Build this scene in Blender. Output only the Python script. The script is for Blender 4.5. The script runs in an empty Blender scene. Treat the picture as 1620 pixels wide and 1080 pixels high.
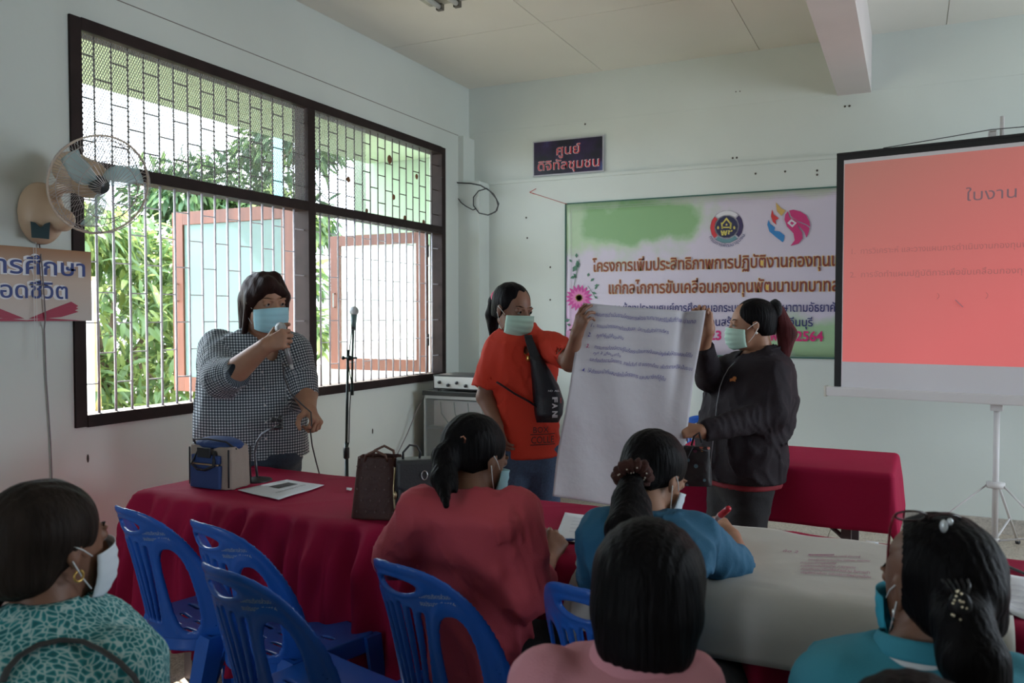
import bpy, bmesh, math, random
import numpy as np
from mathutils import Vector, Matrix
PI = math.pi
R = math.radians
random.seed(5)
rng = np.random.default_rng(7)
SC = bpy.context.scene
COL = SC.collection
A = np.array

# ------------------------------------------------------------------ camera
F_PX = 1310.0
YAW, PITCH, CAM_H = R(25.7), R(-1.8), 1.45
cam_d = bpy.data.cameras.new('camera')
cam_d.sensor_width = 36.0
cam_d.lens = F_PX / 1620 * 36
cam_d.clip_start = 0.05
cam_d.dof.use_dof = True
cam_d.dof.focus_distance = 3.7
cam_d.dof.aperture_fstop = 5.0
cam = bpy.data.objects.new('camera', cam_d)
COL.objects.link(cam)
cam.location = (0, 0, CAM_H)
cam.rotation_euler = (PI / 2 + PITCH, 0, YAW)
SC.camera = cam

# ------------------------------------------------------------------ world, sun, exposure
w = bpy.data.worlds.new('sky')
SC.world = w
w.use_nodes = True
nt = w.node_tree
bg = nt.nodes['Background']
bg.inputs[0].default_value = (0.77, 0.88, 1.0, 1)
bg.inputs[1].default_value = 7.0
sd = bpy.data.lights.new('sun', 'SUN')
sd.energy = 20.0
sd.angle = R(0.6)
sd.color = (1.0, 0.95, 0.86)
so = bpy.data.objects.new('sun', sd)
COL.objects.link(so)
so.rotation_euler = Vector((1.0, -0.50, -1.15)).to_track_quat('-Z', 'Y').to_euler()
SC.view_settings.view_transform = 'Standard'
SC.view_settings.look = 'None'
SC.view_settings.gamma = 1
SC.view_settings.use_curve_mapping = False
SC.view_settings.exposure = 0.55
SC.cycles.use_denoising = True
SC.cycles.max_bounces = 8
SC.cycles.diffuse_bounces = 5
SC.cycles.sample_clamp_indirect = 6.0
SC.cycles.caustics_reflective = False
SC.cycles.caustics_refractive = False

def portal(name, loc, rot, sx, sy):
    d = bpy.data.lights.new(name, 'AREA')
    d.shape = 'RECTANGLE'; d.size = sx; d.size_y = sy
    d.cycles.is_portal = True
    o = bpy.data.objects.new(name, d); COL.objects.link(o)
    o.location = loc; o.rotation_euler = rot
portal('window_portal', (-3.60, 4.23, 1.88), (0, R(-90), 0), 1.85, 3.35)
portal('window_portal', (4.05, 4.3, 1.75), (0, R(90), 0), 1.5, 3.0)
portal('window_portal', (-2.3, -4.08, 1.5), (R(90), 0, 0), 1.0, 1.9)  # unseen rear opening, added to let in weak fill light

# ------------------------------------------------------------------ where things stand: a pixel of the photo and a distance give a point
cp, sp = math.cos(PITCH), math.sin(PITCH)
CF = A([-math.sin(YAW) * cp, math.cos(YAW) * cp, sp])
CR = A([math.cos(YAW), math.sin(YAW), 0.0])
CU = np.cross(CR, CF)
CC = A([0, 0, CAM_H])
def ray(x, y): return CF + CR * (x - 810) / F_PX - CU * (y - 540) / F_PX
def at(x, y, t): return CC + ray(x, y) * t
def atz(x, y, z):
    d = ray(x, y); return CC + d * (z - CAM_H) / d[2]
def aty(x, y, Y):
    d = ray(x, y); return CC + d * Y / d[1]
def atx(x, y, X):
    d = ray(x, y); return CC + d * X / d[0]
def nrm(v):
    v = A(v, dtype=float); return v / (np.linalg.norm(v) + 1e-12)

# ------------------------------------------------------------------ materials
MATS = {}
def mat(name, col, rough=0.6, metal=0.0, bump=0.0, bscale=60.0, var=0.0, vscale=4.0, spec=0.5, stretch=None, sheen=0.0, emit=None, alpha=1.0, trans=0.0, coat=0.0, transl=0.0):
    if name in MATS: return MATS[name]
    m = bpy.data.materials.new(name); m.use_nodes = True
    n = m.node_tree.nodes; l = m.node_tree.links
    b = n['Principled BSDF']
    b.inputs['Base Color'].default_value = (*col, 1)
    b.inputs['Roughness'].default_value = rough
    b.inputs['Metallic'].default_value = metal
    b.inputs['Specular IOR Level'].default_value = spec
    b.inputs['Alpha'].default_value = alpha
    b.inputs['Transmission Weight'].default_value = trans
    b.inputs['Coat Weight'].default_value = coat
    b.inputs['Sheen Weight'].default_value = sheen
    if emit:
        b.inputs['Emission Color'].default_value = (*emit[0], 1); b.inputs['Emission Strength'].default_value = emit[1]
    if bump or var:
        tc = n.new('ShaderNodeTexCoord'); mp = n.new('ShaderNodeMapping')
        l.new(tc.outputs['Object'], mp.inputs[0])
        if stretch: mp.inputs['Scale'].default_value = stretch
    if var:
        t = n.new('ShaderNodeTexNoise'); t.inputs['Scale'].default_value = vscale; t.inputs['Detail'].default_value = 6
        l.new(mp.outputs[0], t.inputs[0])
        r = n.new('ShaderNodeValToRGB')
        r.color_ramp.elements[0].position = 0.3; r.color_ramp.elements[1].position = 0.7
        r.color_ramp.elements[0].color = (*[max(0, c * (1 - var)) for c in col], 1)
        r.color_ramp.elements[1].color = (*[min(1, c * (1 + var)) for c in col], 1)
        l.new(t.outputs['Fac'], r.inputs[0]); l.new(r.outputs[0], b.inputs['Base Color'])
    if bump:
        t = n.new('ShaderNodeTexNoise'); t.inputs['Scale'].default_value = bscale; t.inputs['Detail'].default_value = 4
        l.new(mp.outputs[0], t.inputs[0])
        bp = n.new('ShaderNodeBump'); bp.inputs['Strength'].default_value = bump; bp.inputs['Distance'].default_value = 0.01
        l.new(t.outputs['Fac'], bp.inputs['Height']); l.new(bp.outputs[0], b.inputs['Normal'])
    if transl:
        tr = n.new('ShaderNodeBsdfTranslucent'); mx = n.new('ShaderNodeMixShader')
        tr.inputs[0].default_value = (*col, 1); mx.inputs[0].default_value = transl
        l.new(b.outputs[0], mx.inputs[1]); l.new(tr.outputs[0], mx.inputs[2])
        l.new(mx.outputs[0], n['Material Output'].inputs[0])
    MATS[name] = m
    return m

# ------------------------------------------------------------------ objects
def empty(name, loc=(0, 0, 0), label=None, cat=None, group=None, rz=0, kind=None):
    o = bpy.data.objects.new(name, None); COL.objects.link(o)
    o.location = tuple(loc); o.rotation_euler = (0, 0, rz); o.empty_display_size = 0.05
    return tag(o, label, cat, group, kind)
def tag(o, label=None, cat=None, group=None, kind=None):
    if label: o['label'] = label
    if cat: o['category'] = cat
    if group: o['group'] = group
    if kind: o['kind'] = kind
    return o
WLOC = {}
def mesh(name, V, Fc, m, parent=None, smooth=True, local=False, uv=None, mats=None, midx=None, kind=None, label=None):
    """one mesh object; V in world space unless local; parents carry no rotation unless local"""
    V = np.asarray(V, dtype=float).reshape(-1, 3)
    if parent is not None and not local:
        V = V - WLOC.get(parent.name, A(parent.location))
    me = bpy.data.meshes.new(name)
    me.from_pydata(V.tolist(), [], [tuple(int(i) for i in f) for f in Fc])
    me.validate()
    for x in (mats or [m]): me.materials.append(x)
    if midx is not None and len(midx) == len(me.polygons):
        me.polygons.foreach_set('material_index', np.asarray(midx, dtype=np.int32))
    me.polygons.foreach_set('use_smooth', [smooth] * len(me.polygons))
    if uv is not None:
        ul = me.uv_layers.new(name='UVMap')
        li = np.empty(len(me.loops), dtype=np.int32); me.loops.foreach_get('vertex_index', li)
        ul.data.foreach_set('uv', np.asarray(uv)[li].ravel())
    o = bpy.data.objects.new(name, me); COL.objects.link(o)
    if parent is not None:
        o.parent = parent
        if not local: WLOC[o.name] = WLOC.get(parent.name, A(parent.location))
    if kind: o['kind'] = kind
    if label: o['label'] = label
    return o
class MB:
    """collects shapes in world (or local) space"""
    def __init__(s): s.v = []; s.f = []; s.n = 0
    def add(s, V, Fc):
        V = np.asarray(V, dtype=float)
        s.v.append(V); s.f += [[i + s.n for i in f] for f in Fc]; s.n += len(V); return s
    def box(s, lo, hi, bev=0.0, M=None):
        lo = A(lo, dtype=float); hi = A(hi, dtype=float)
        if bev <= 0:
            V = A([[x, y, z] for x in (lo[0], hi[0]) for y in (lo[1], hi[1]) for z in (lo[2], hi[2])])
            Fc = [(0, 1, 3, 2), (4, 6, 7, 5), (0, 4, 5, 1), (2, 3, 7, 6), (0, 2, 6, 4), (1, 5, 7, 3)]
        else:
            bm = bmesh.new(); bmesh.ops.create_cube(bm, size=1)
            for v in bm.verts:
                v.co = Vector([(lo[i] + hi[i]) / 2 + v.co[i] * (hi[i] - lo[i]) for i in range(3)])
            bmesh.ops.bevel(bm, geom=bm.edges[:], offset=bev, segments=2, affect='EDGES', profile=0.7)
            bm.verts.index_update()
            V = A([v.co[:] for v in bm.verts]); Fc = [[v.index for v in f.verts] for f in bm.faces]; bm.free()
        if M is not None: V = V @ A(M[0]).T + A(M[1])
        return s.add(V, Fc)
    def tube(s, P, r, n=8, cap=True, flat=1.0):
        P = [A(p, dtype=float) for p in P]; k = len(P)
        rr = [r] * k if np.isscalar(r) else r
        V = []; prev = None
        for i in range(k):
            d = nrm(P[min(i + 1, k - 1)] - P[max(i - 1, 0)])
            if prev is None:
                h = A([0, 0, 1.]) if abs(d[2]) < 0.9 else A([1., 0, 0])
                a = nrm(np.cross(d, h))
            else:
                a = nrm(prev - d * (prev @ d))
            prev = a; b = np.cross(d, a)
            for j in range(n):
                t = 2 * PI * j / n
                V.append(P[i] + a * math.cos(t) * rr[i] + b * math.sin(t) * rr[i] * flat)
        Fc = [(i * n + j, i * n + (j + 1) % n, (i + 1) * n + (j + 1) % n, (i + 1) * n + j) for i in range(k - 1) for j in range(n)]
        if cap: Fc += [tuple(reversed(range(n))), tuple(range((k - 1) * n, k * n))]
        return s.add(V, Fc)
    def lathe(s, prof, c=(0, 0, 0), axis=(0, 0, 1), n=24):
        ax = nrm(axis); h = A([0, 0, 1.]) if abs(ax[2]) < 0.9 else A([1., 0, 0])
        a = nrm(np.cross(ax, h)); b = np.cross(ax, a); c = A(c, dtype=float)
        V = [c + ax * z + (a * math.cos(2 * PI * j / n) + b * math.sin(2 * PI * j / n)) * r for r, z in prof for j in range(n)]
        k = len(prof)
        Fc = [(i * n + j, i * n + (j + 1) % n, (i + 1) * n + (j + 1) % n, (i + 1) * n + j) for i in range(k - 1) for j in range(n)]
        if prof[0][0] > 1e-5: Fc.append(tuple(reversed(range(n))))
        if prof[-1][0] > 1e-5: Fc.append(tuple(range((k - 1) * n, k * n)))
        return s.add(V, Fc)
    def sphere(s, c, r, n=12, m=8, ax=None):
        rad = A([r, r, r]) if np.isscalar(r) else A(r)
        V = []; c = A(c, dtype=float)
        for i in range(m + 1):
            ph = PI * i / m
            for j in range(n):
                th = 2 * PI * j / n
                q = A([math.sin(ph) * math.cos(th), math.sin(ph) * math.sin(th), math.cos(ph)]) * rad
                V.append(c + (q if ax is None else A(ax).T @ q))
        Fc = [(i * n + j, (i + 1) * n + j, (i + 1) * n + (j + 1) % n, i * n + (j + 1) % n) for i in range(m) for j in range(n)]
        return s.add(V, Fc)
    def grid(s, fn, nu, nv):
        V = [fn(i / nu, j / nv) for i in range(nu + 1) for j in range(nv + 1)]
        Fc = [(i * (nv + 1) + j, (i + 1) * (nv + 1) + j, (i + 1) * (nv + 1) + j + 1, i * (nv + 1) + j + 1) for i in range(nu) for j in range(nv)]
        return s.add(V, Fc)
    def prism(s, pts, origin, ux, uy, un, th):
        """polygon in the plane (ux, uy), thickness th along un"""
        o = A(origin, dtype=float); ux = A(ux, dtype=float); uy = A(uy, dtype=float); un = A(un, dtype=float); n = len(pts)
        V = [o + ux * x + uy * y for x, y in pts] + [o + ux * x + uy * y + un * th for x, y in pts]
        Fc = [tuple(reversed(range(n))), tuple(range(n, 2 * n))] + [(i, (i + 1) % n, n + (i + 1) % n, n + i) for i in range(n)]
        return s.add(V, Fc)
    def build(s, name, m, parent=None, smooth=False, **k):
        return mesh(name, np.concatenate(s.v), s.f, m, parent, smooth, **k)
def shell(V, Fc, nu, nv, th, nrmfn=None):
    """thicken an open (nu+1)x(nv+1) grid"""
    V = np.asarray(V); G = V.reshape(nu + 1, nv + 1, 3)
    du = np.gradient(G, axis=0); dv = np.gradient(G, axis=1)
    N = np.cross(du, dv); N /= (np.linalg.norm(N, axis=2, keepdims=True) + 1e-12)
    W = (G + N * th).reshape(-1, 3); n = len(V)
    F2 = [tuple(f) for f in Fc] + [tuple(i + n for i in reversed(f)) for f in Fc]
    e = [i * (nv + 1) for i in range(nu + 1)] + [nu * (nv + 1) + j for j in range(1, nv + 1)] + [i * (nv + 1) + nv for i in range(nu - 1, -1, -1)] + [j for j in range(nv - 1, 0, -1)]
    for a, b in zip(e, e[1:] + e[:1]): F2.append((a, a + n, b + n, b))
    return np.concatenate([V, W]), F2
def gridshell(name, fn, nu, nv, th, m, parent=None, **k):
    b = MB().grid(fn, nu, nv)
    V, Fc = shell(np.concatenate(b.v), b.f, nu, nv, th)
    return mesh(name, V, Fc, m, parent, **k)
def copy_tree(o, parent=None):
    c = o.copy(); COL.objects.link(c)
    if parent is not None: c.parent = parent
    for ch in list(o.children): copy_tree(ch, c)
    return c

# ------------------------------------------------------------------ lettering
def glyphs(txt, size, bold=0.0, align='LEFT', res=3, shear=0.0):
    c = bpy.data.curves.new('lettering', 'FONT'); c.body = txt; c.size = size; c.offset = bold; c.align_x = align
    c.resolution_u = res; c.shear = shear
    o = bpy.data.objects.new('lettering', c); COL.objects.link(o)
    dg = bpy.context.evaluated_depsgraph_get()
    me = bpy.data.meshes.new_from_object(o.evaluated_get(dg))
    V = A([v.co[:] for v in me.vertices]).reshape(-1, 3); Fc = [list(p.vertices) for p in me.polygons]
    bpy.data.objects.remove(o); bpy.data.curves.remove(c); bpy.data.meshes.remove(me)
    return V, Fc
def write(txt, mapfn, size, m, parent, width=None, bold=0.0, align='LEFT', name='lettering', shear=0.0, res=3, local=False, **k):
    V, Fc = glyphs(txt, size, bold, align, res, shear)
    if width:
        w0 = V[:, 0].max() - V[:, 0].min(); V[:, 0] *= width / w0
    P = [mapfn(x, y) for x, y, z in V]
    return mesh(name, P, Fc, m, parent, False, local=local, kind='stuff', **k)
# ------------------------------------------------------------------ implicit shapes and their surface
def rc(a, b, ra, rb):
    a = A(a, dtype=float); b = A(b, dtype=float); ab = b - a; L = float(ab @ ab) + 1e-12
    def f(P):
        t = np.clip(((P - a) @ ab) / L, 0, 1)
        return np.linalg.norm(P - a - t[:, None] * ab, axis=1) - (ra + (rb - ra) * t)
    return f
def ell(c, ax, r):
    c = A(c, dtype=float); ax = A(ax, dtype=float); r = A(r, dtype=float)
    def f(P):
        q = (P - c) @ ax.T
        k0 = np.linalg.norm(q / r, axis=1); k1 = np.linalg.norm(q / (r * r), axis=1) + 1e-9
        return k0 * (k0 - 1) / k1
    return f
def su(k, *fs):
    def f(P):
        d = fs[0](P)
        for g in fs[1:]:
            e = g(P); h = np.clip(0.5 + 0.5 * (e - d) / k, 0, 1)
            d = e * (1 - h) + d * h - k * h * (1 - h)
        return d
    return f
def sub(f, g, k=0.004):
    def r(P):
        d = f(P); e = -g(P); h = np.clip(0.5 - 0.5 * (d - e) / k, 0, 1)
        return d * (1 - h) + e * h + k * h * (1 - h)
    return r
def inter(f, g):
    return lambda P: np.maximum(f(P), g(P))
def half(p, n):
    """keeps the side the normal points away from"""
    p = A(p, dtype=float); n = nrm(n)
    return lambda P: (P - p) @ n
def chain(pts, rad, k=0.01):
    return su(k, *[rc(pts[i], pts[i + 1], rad[i], rad[i + 1]) for i in range(len(pts) - 1)]) if len(pts) > 2 else rc(pts[0], pts[1], rad[0], rad[1])
def noise3(P, s, seed=0):
    r = np.random.default_rng(seed); o = np.zeros(len(P))
    for i in range(6):
        k = r.normal(size=3); k /= np.linalg.norm(k); o += np.sin(P @ (k * s * r.uniform(0.6, 1.5)) + r.uniform(0, 6.28))
    return o / 6
def wrinkle(f, amp, s, seed, aniso=(1, 1, 0.55)):
    an = A(aniso); s = s * 2.6
    def g(P):
        q = P * an
        n = noise3(q, s, seed) * 1.4
        n2 = noise3(q + 0.03 * n[:, None], s * 2.3, seed + 1) * 1.4
        fold = 1 - np.minimum(np.abs(n2) * 2.2, 1)            # narrow raised creases
        return f(P) + amp * (np.abs(n) * 1.4 - 0.35 - 0.75 * fold * (n > -0.2))
    return g
def surf(f, lo, hi, h):
    """naive surface nets, evaluated only near the surface"""
    lo = A(lo, dtype=float); hi = A(hi, dtype=float)
    C = 4; nb = np.maximum(np.ceil((hi - lo) / (h * C)).astype(int), 1) + 1
    gx = [lo[i] + (np.arange(nb[i]) + 0.5) * h * C - h * 0.5 for i in range(3)]
    X, Y, Z = np.meshgrid(*gx, indexing='ij')
    cv = f(np.stack([X.ravel(), Y.ravel(), Z.ravel()], 1)).reshape(nb)
    near = np.abs(cv) < h * C * 1.7
    n = nb * C
    vals = np.repeat(np.repeat(np.repeat(cv, C, 0), C, 1), C, 2)
    mk = np.repeat(np.repeat(np.repeat(near, C, 0), C, 1), C, 2)
    I = np.argwhere(mk)
    out = np.empty(len(I))
    for s in range(0, len(I), 200000):
        out[s:s + 200000] = f(lo + I[s:s + 200000] * h)
    vals[mk] = out
    ins = vals < 0
    nx, ny, nz = n
    s = [ins[i:nx - 1 + i, j:ny - 1 + j, k:nz - 1 + k] for i in (0, 1) for j in (0, 1) for k in (0, 1)]
    cnt = sum(a.astype(np.int8) for a in s)
    act = (cnt > 0) & (cnt < 8)
    idx = -np.ones(act.shape, dtype=np.int64); cells = np.argwhere(act); idx[act] = np.arange(len(cells))
    acc = np.zeros((len(cells), 3)); num = np.zeros(len(cells))
    cor = [(i, j, k) for i in (0, 1) for j in (0, 1) for k in (0, 1)]
    cvv = {c: vals[cells[:, 0] + c[0], cells[:, 1] + c[1], cells[:, 2] + c[2]] for c in cor}
    for a in cor:
        for ax in range(3):
            if a[ax]: continue
            b = list(a); b[ax] = 1; b = tuple(b)
            va, vb = cvv[a], cvv[b]; m = (va < 0) != (vb < 0)
            t = np.where(m, va / np.where(m, va - vb, 1), 0)
            p = np.tile(A(a, dtype=float), (len(cells), 1)); p[:, ax] += t
            acc += p * m[:, None]; num += m
    V = lo + (cells + acc / np.maximum(num, 1)[:, None]) * h
    Q = []
    for ax in range(3):
        o1, o2 = [(1, 2), (2, 0), (0, 1)][ax]
        sl0 = [slice(1, n[i] - 1) for i in range(3)]; sl1 = list(sl0)
        sl0[ax] = slice(0, n[ax] - 1); sl1[ax] = slice(1, n[ax])
        A0 = ins[tuple(sl0)]; A1 = ins[tuple(sl1)]
        for flip in (0, 1):
            e = np.argwhere((A0 & ~A1) if not flip else (~A0 & A1))
            if not len(e): continue
            base = e.copy()
            for i in range(3):
                if i != ax: base[:, i] += 1
            def g(d1, d2):
                b = base.copy(); b[:, o1] -= d1; b[:, o2] -= d2
                return idx[b[:, 0], b[:, 1], b[:, 2]]
            q = np.stack([g(1, 1), g(0, 1), g(0, 0), g(1, 0)], 1)
            if flip: q = q[:, ::-1]
            Q.append(q)
    Q = np.concatenate(Q); Q = Q[(Q >= 0).all(1)]
    return V, Q
def grow(name, f, pts, m, parent, h=0.008, pad=0.1, **k):
    pts = A(pts, dtype=float); V, Q = surf(f, pts.min(0) - pad, pts.max(0) + pad, h)
    uvf = k.pop('uvf', None)
    if uvf is not None: k['uv'] = uvf(V)
    return mesh(name, V, Q, m, parent, **k)
# ------------------------------------------------------------------ room shell
XL, XR, YB, YN, ZC = -3.47, 4.0, 6.355, -4.0, 3.41
WY0, WY1, WZ0, WZ1 = 2.56, 5.925, 0.93, 2.82
def wallmat():
    m = mat('mint_wall_paint', (0.63, 0.675, 0.635), 0.75, var=0.05, vscale=1.1, bump=0.06, bscale=35)
    n = m.node_tree.nodes; l = m.node_tree.links
    # faint scuffs and old filler patches
    tc = n.new('ShaderNodeTexCoord'); t = n.new('ShaderNodeTexNoise'); t.inputs['Scale'].default_value = 2.3; t.inputs['Detail'].default_value = 8; t.inputs['Roughness'].default_value = 0.7
    l.new(tc.outputs['Object'], t.inputs[0])
    r = n.new('ShaderNodeValToRGB'); r.color_ramp.elements[0].position = 0.60; r.color_ramp.elements[1].position = 0.72
    r.color_ramp.elements[0].color = (0, 0, 0, 1); r.color_ramp.elements[1].color = (1, 1, 1, 1)
    l.new(t.outputs['Fac'], r.inputs[0])
    mx = n.new('ShaderNodeMix'); mx.data_type = 'RGBA'; b = n['Principled BSDF']
    src = b.inputs['Base Color'].links[0].from_socket
    mf = n.new('ShaderNodeMath'); mf.operation = 'MULTIPLY'; mf.inputs[1].default_value = 0.35
    l.new(r.outputs[0], mf.inputs[0]); l.new(mf.outputs[0], mx.inputs[0]); l.new(src, mx.inputs[6]); mx.inputs[7].default_value = (0.70, 0.70, 0.66, 1)
    l.new(mx.outputs[2], b.inputs['Base Color'])
    return m
WALL = wallmat()
CEIL = mat('ceiling_paint', (0.74, 0.72, 0.65), 0.85, var=0.04, vscale=0.8)
BEAMM = mat('beam_paint', (0.62, 0.57, 0.55), 0.85, var=0.05, vscale=1.5)
def sbox(name, lo, hi, m, parent=None, bev=0):
    o = MB().box(lo, hi, bev).build(name, m, parent)
    if parent is None: o['kind'] = 'structure'
    return o
def terrazzo():
    m = bpy.data.materials.new('terrazzo_tile'); m.use_nodes = True; n = m.node_tree.nodes; l = m.node_tree.links
    b = n['Principled BSDF']; b.inputs['Roughness'].default_value = 0.28
    tc = n.new('ShaderNodeTexCoord'); v = n.new('ShaderNodeTexVoronoi'); v.inputs['Scale'].default_value = 140
    l.new(tc.outputs['Object'], v.inputs[0])
    r = n.new('ShaderNodeValToRGB'); r.color_ramp.interpolation = 'CONSTANT'
    e = r.color_ramp.elements; e[0].position = 0; e[0].color = (0.46, 0.39, 0.31, 1); e[1].position = 0.35; e[1].color = (0.36, 0.30, 0.235, 1)
    for p, c in ((0.6, (0.54, 0.47, 0.39, 1)), (0.85, (0.26, 0.215, 0.17, 1))):
        x = e.new(p); x.color = c
    l.new(v.outputs['Color'], r.inputs[0])
    t = n.new('ShaderNodeTexNoise'); t.inputs['Scale'].default_value = 1.6; t.inputs['Detail'].default_value = 5
    l.new(tc.outputs['Object'], t.inputs[0])
    mx = n.new('ShaderNodeMix'); mx.data_type = 'RGBA'; mx.blend_type = 'MULTIPLY'; mx.inputs[0].default_value = 0.5
    l.new(r.outputs[0], mx.inputs[6]); l.new(t.outputs['Fac'], mx.inputs[7]); 
    g = n.new('ShaderNodeMix'); g.data_type = 'RGBA'; g.blend_type = 'ADD'; g.inputs[0].default_value = 0.25
    l.new(mx.outputs[2], g.inputs[6]); l.new(r.outputs[0], g.inputs[7]); l.new(g.outputs[2], b.inputs['Base Color'])
    return m
TERR = terrazzo()
GROUT = mat('floor_grout', (0.16, 0.12, 0.09), 0.8)
fl = sbox('floor', (XL - 0.15, YN - 0.1, -0.12), (XR + 0.1, YB + 0.15, -0.006), GROUT)
TS = 0.60
for i in range(6):
    for j in range(9):
        x0 = XL + i * TS; y0 = 1.0 + j * TS
        if y0 >= YB: continue
        sbox('floor_tile', (x0 + 0.002, y0 + 0.002, -0.006), (min(x0 + TS, XR) - 0.002, min(y0 + TS, YB) - 0.002, 0.0), TERR, fl)
MB().box((XL, YN, -0.006), (XR, 0.998, 0)).box((XL + 6 * TS, 1.002, -0.006), (XR, YB, 0)).build('floor_slab', TERR, fl)

ce = sbox('ceiling', (XL - 0.15, YN - 0.1, ZC + 0.004), (XR + 0.1, YB + 0.15, ZC + 0.15), CEIL)
for i in range(6):                      # big fibre-cement sheets with thin joints
    for j in range(5):
        x0 = XL + i * 1.22; y0 = YB - (j + 1) * 1.22
        sbox('ceiling_panel', (x0 + 0.003, y0 + 0.003, ZC - 0.004), (min(x0 + 1.22, XR) - 0.003, y0 + 1.217, ZC + 0.004), CEIL, ce)

T = 0.14
wl = MB()
for lo, hi in (((XL - T, YN, 0), (XL, WY0, ZC)), ((XL - T, WY1, 0), (XL, YB, ZC)), ((XL - T, WY0, 0), (XL, WY1, WZ0)), ((XL - T, WY0, WZ1), (XL, WY1, ZC))):
    wl.box(lo, hi)
o = wl.build('wall_left', WALL); o['kind'] = 'structure'
sbox('wall_column', (XL, 1.75, 0), (XL + 0.035, 2.47, 2.97), WALL, o)
sbox('wall_column', (XL, 6.16, 0), (-3.27, YB, 2.575), WALL, o)
sbox('wall_column', (XL, 6.16, 2.575), (XL + 0.05, YB, 2.965), WALL, o)
sbox('wall_crack', (XL - 0.001, 2.5, 2.968), (XL + 0.0012, 6.16, 2.973), mat('crack', (0.22, 0.20, 0.18), 0.9), o)
for y, z in ((2.62, 0.78), (2.25, 0.99), (2.3, 2.28), (4.9, .62)):
    MB().sphere((XL + 0.002, y, z), (0.004, 0.006, 0.02), 8, 6).build('nail_hole', mat('hole', (0.07, 0.06, 0.05), 0.9), o)
o = sbox('wall_back', (XL - T, YB, 0), (XR + T, YB + T, ZC), WALL)
sbox('wall_plaster_sheet', (-3.27, YB - 0.012, 0), (XR, YB, 2.565), WALL, o)
for x, z in ((-2.92, 2.27), (-2.91, 2.10), (-2.70, 1.85), (-2.70, 1.58), (-1.05, 2.50), (-0.84, 2.50), (-0.62, 2.49), (-0.62, 2.46), (-0.44, 2.93), (-0.41, 2.93), (-0.1, 0.93), (-2.4, 3.0), (-1.22, 2.63), (-1.19, 2.63), (-1.2, 3.12), (-1.17, 3.12)):
    MB().sphere((x, YB - (0.013 if z < 2.56 else 0.001), z), (0.008, 0.004, 0.008), 8, 6).build('nail_hole', mat('hole', (0.07, 0.06, 0.05), 0.9), o)
o = MB().box((XR, YN, 0), (XR + T, 2.8, ZC)).box((XR, 5.8, 0), (XR + T, YB, ZC)).box((XR, 2.8, 0), (XR + T, 5.8, 1.0)).box((XR, 2.8, 2.5), (XR + T, 5.8, ZC)).build('wall_right', WALL); o['kind'] = 'structure'
o = MB().box((XL, YN - T, 0), (-2.8, YN, ZC)).box((-1.8, YN - T, 0), (XR, YN, ZC)).box((-2.8, YN - T, 2.45), (-1.8, YN, ZC)).box((-2.8, YN - T, 0), (-1.8, YN, 0.55)).build('wall_rear', WALL); o['kind'] = 'structure'
BASE = mat('skirting_terrazzo', (0.42, 0.385, 0.34), 0.45, var=0.2, vscale=60)
sbox('baseboard_left', (XL, YN, 0), (XL + 0.018, 6.16, 0.10), BASE, bev=0)
sbox('baseboard_back', (XL, YB - 0.032, 0), (XR, YB - 0.012, 0.10), BASE)
sbox('trim_1', (-3.27, YB - 0.028, 2.565), (XR, YB, 2.590), WALL)
# concrete ceiling beam, running toward the camera
sbox('ceiling_beam', (-0.49, YN, 3.01), (-0.27, YB, ZC - 0.004), BEAMM)
sbox('wall_beam', (XL, YB - 0.004, 3.02), (XR, YB, ZC - 0.004), WALL)

# ------------------------------------------------------------------ window_1 in the left wall
DK = mat('dark_brown_frame_paint', (0.024, 0.014, 0.013), 0.6, spec=.2, var=0.3, vscale=8)
GRD = mat('dark_steel_bar', (0.05, 0.035, 0.03), 0.5)
GRW = mat('white_painted_bar', (0.70, 0.68, 0.74), 0.4)
win = empty('window_1', (XL, 4.24, WZ0), kind='structure')
FX0, FX1 = XL - 0.10, XL + 0.012
def wbox(n, lo, hi, m=DK, bev=0.003): return MB().box(lo, hi, bev).build(n, m, win)
wbox('window_frame', (FX0, WY0 - 0.005, WZ0), (FX1, WY0 + 0.055, WZ1))
wbox('window_frame', (FX0, WY1 - 0.055, WZ0), (FX1, WY1 + 0.005, WZ1))
wbox('window_frame', (FX0, WY0 + 0.055, WZ1 - 0.055), (FX1, WY1 - 0.055, WZ1 + 0.003))
wbox('window_sill', (FX0, WY0 + 0.055, WZ0 - 0.003), (FX1 + 0.004, WY1 - 0.055, WZ0 + 0.055))
wbox('mullion', (FX0, 4.205, WZ0 + 0.055), (FX1, 4.275, WZ1 - 0.055))
wbox('mid_rail', (FX0, WY0 + 0.055, 2.115), (FX1, 4.205, 2.175))
wbox('mid_rail', (FX0, 4.275, 2.115), (FX1, WY1 - 0.055, 2.175))
GX = XL - 0.03
SP = 0.0945
for a, b in ((WY0 + 0.055, 4.205), (4.275, WY1 - 0.055)):
    k = int(round((b - a) / SP)); s = (b - a) / k
    for i in range(k + 1):
        y = a + i * s
        if 0 < i < k:
            MB().tube([(GX, y, 2.17), (GX, y, WZ1 - 0.05)], 0.0045, 6).build('grille_bar', GRD, win)
            MB().tube([(GX, y, WZ0 + 0.05), (GX, y, 2.12)], 0.0062, 8).build('window_bar', GRW, win, smooth=True)
        if i < k:
            off = 0.0 if i % 2 == 0 else 0.1
            for q in range(4):
                z = 2.18 + 0.09 + off + q * 0.2
                if z < WZ1 - 0.06: MB().tube([(GX, y, z), (GX, y + s, z)], 0.004, 6).build('grille_tie', GRD, win)
            off = 0.0 if i % 2 == 0 else 0.145
            for q in range(5):
                z = 1.125 + off + q * 0.29
                if z < 2.10: MB().tube([(GX, y, z), (GX, y + s, z)], 0.0035, 6).build('bar_tie', GRW, win)
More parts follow.
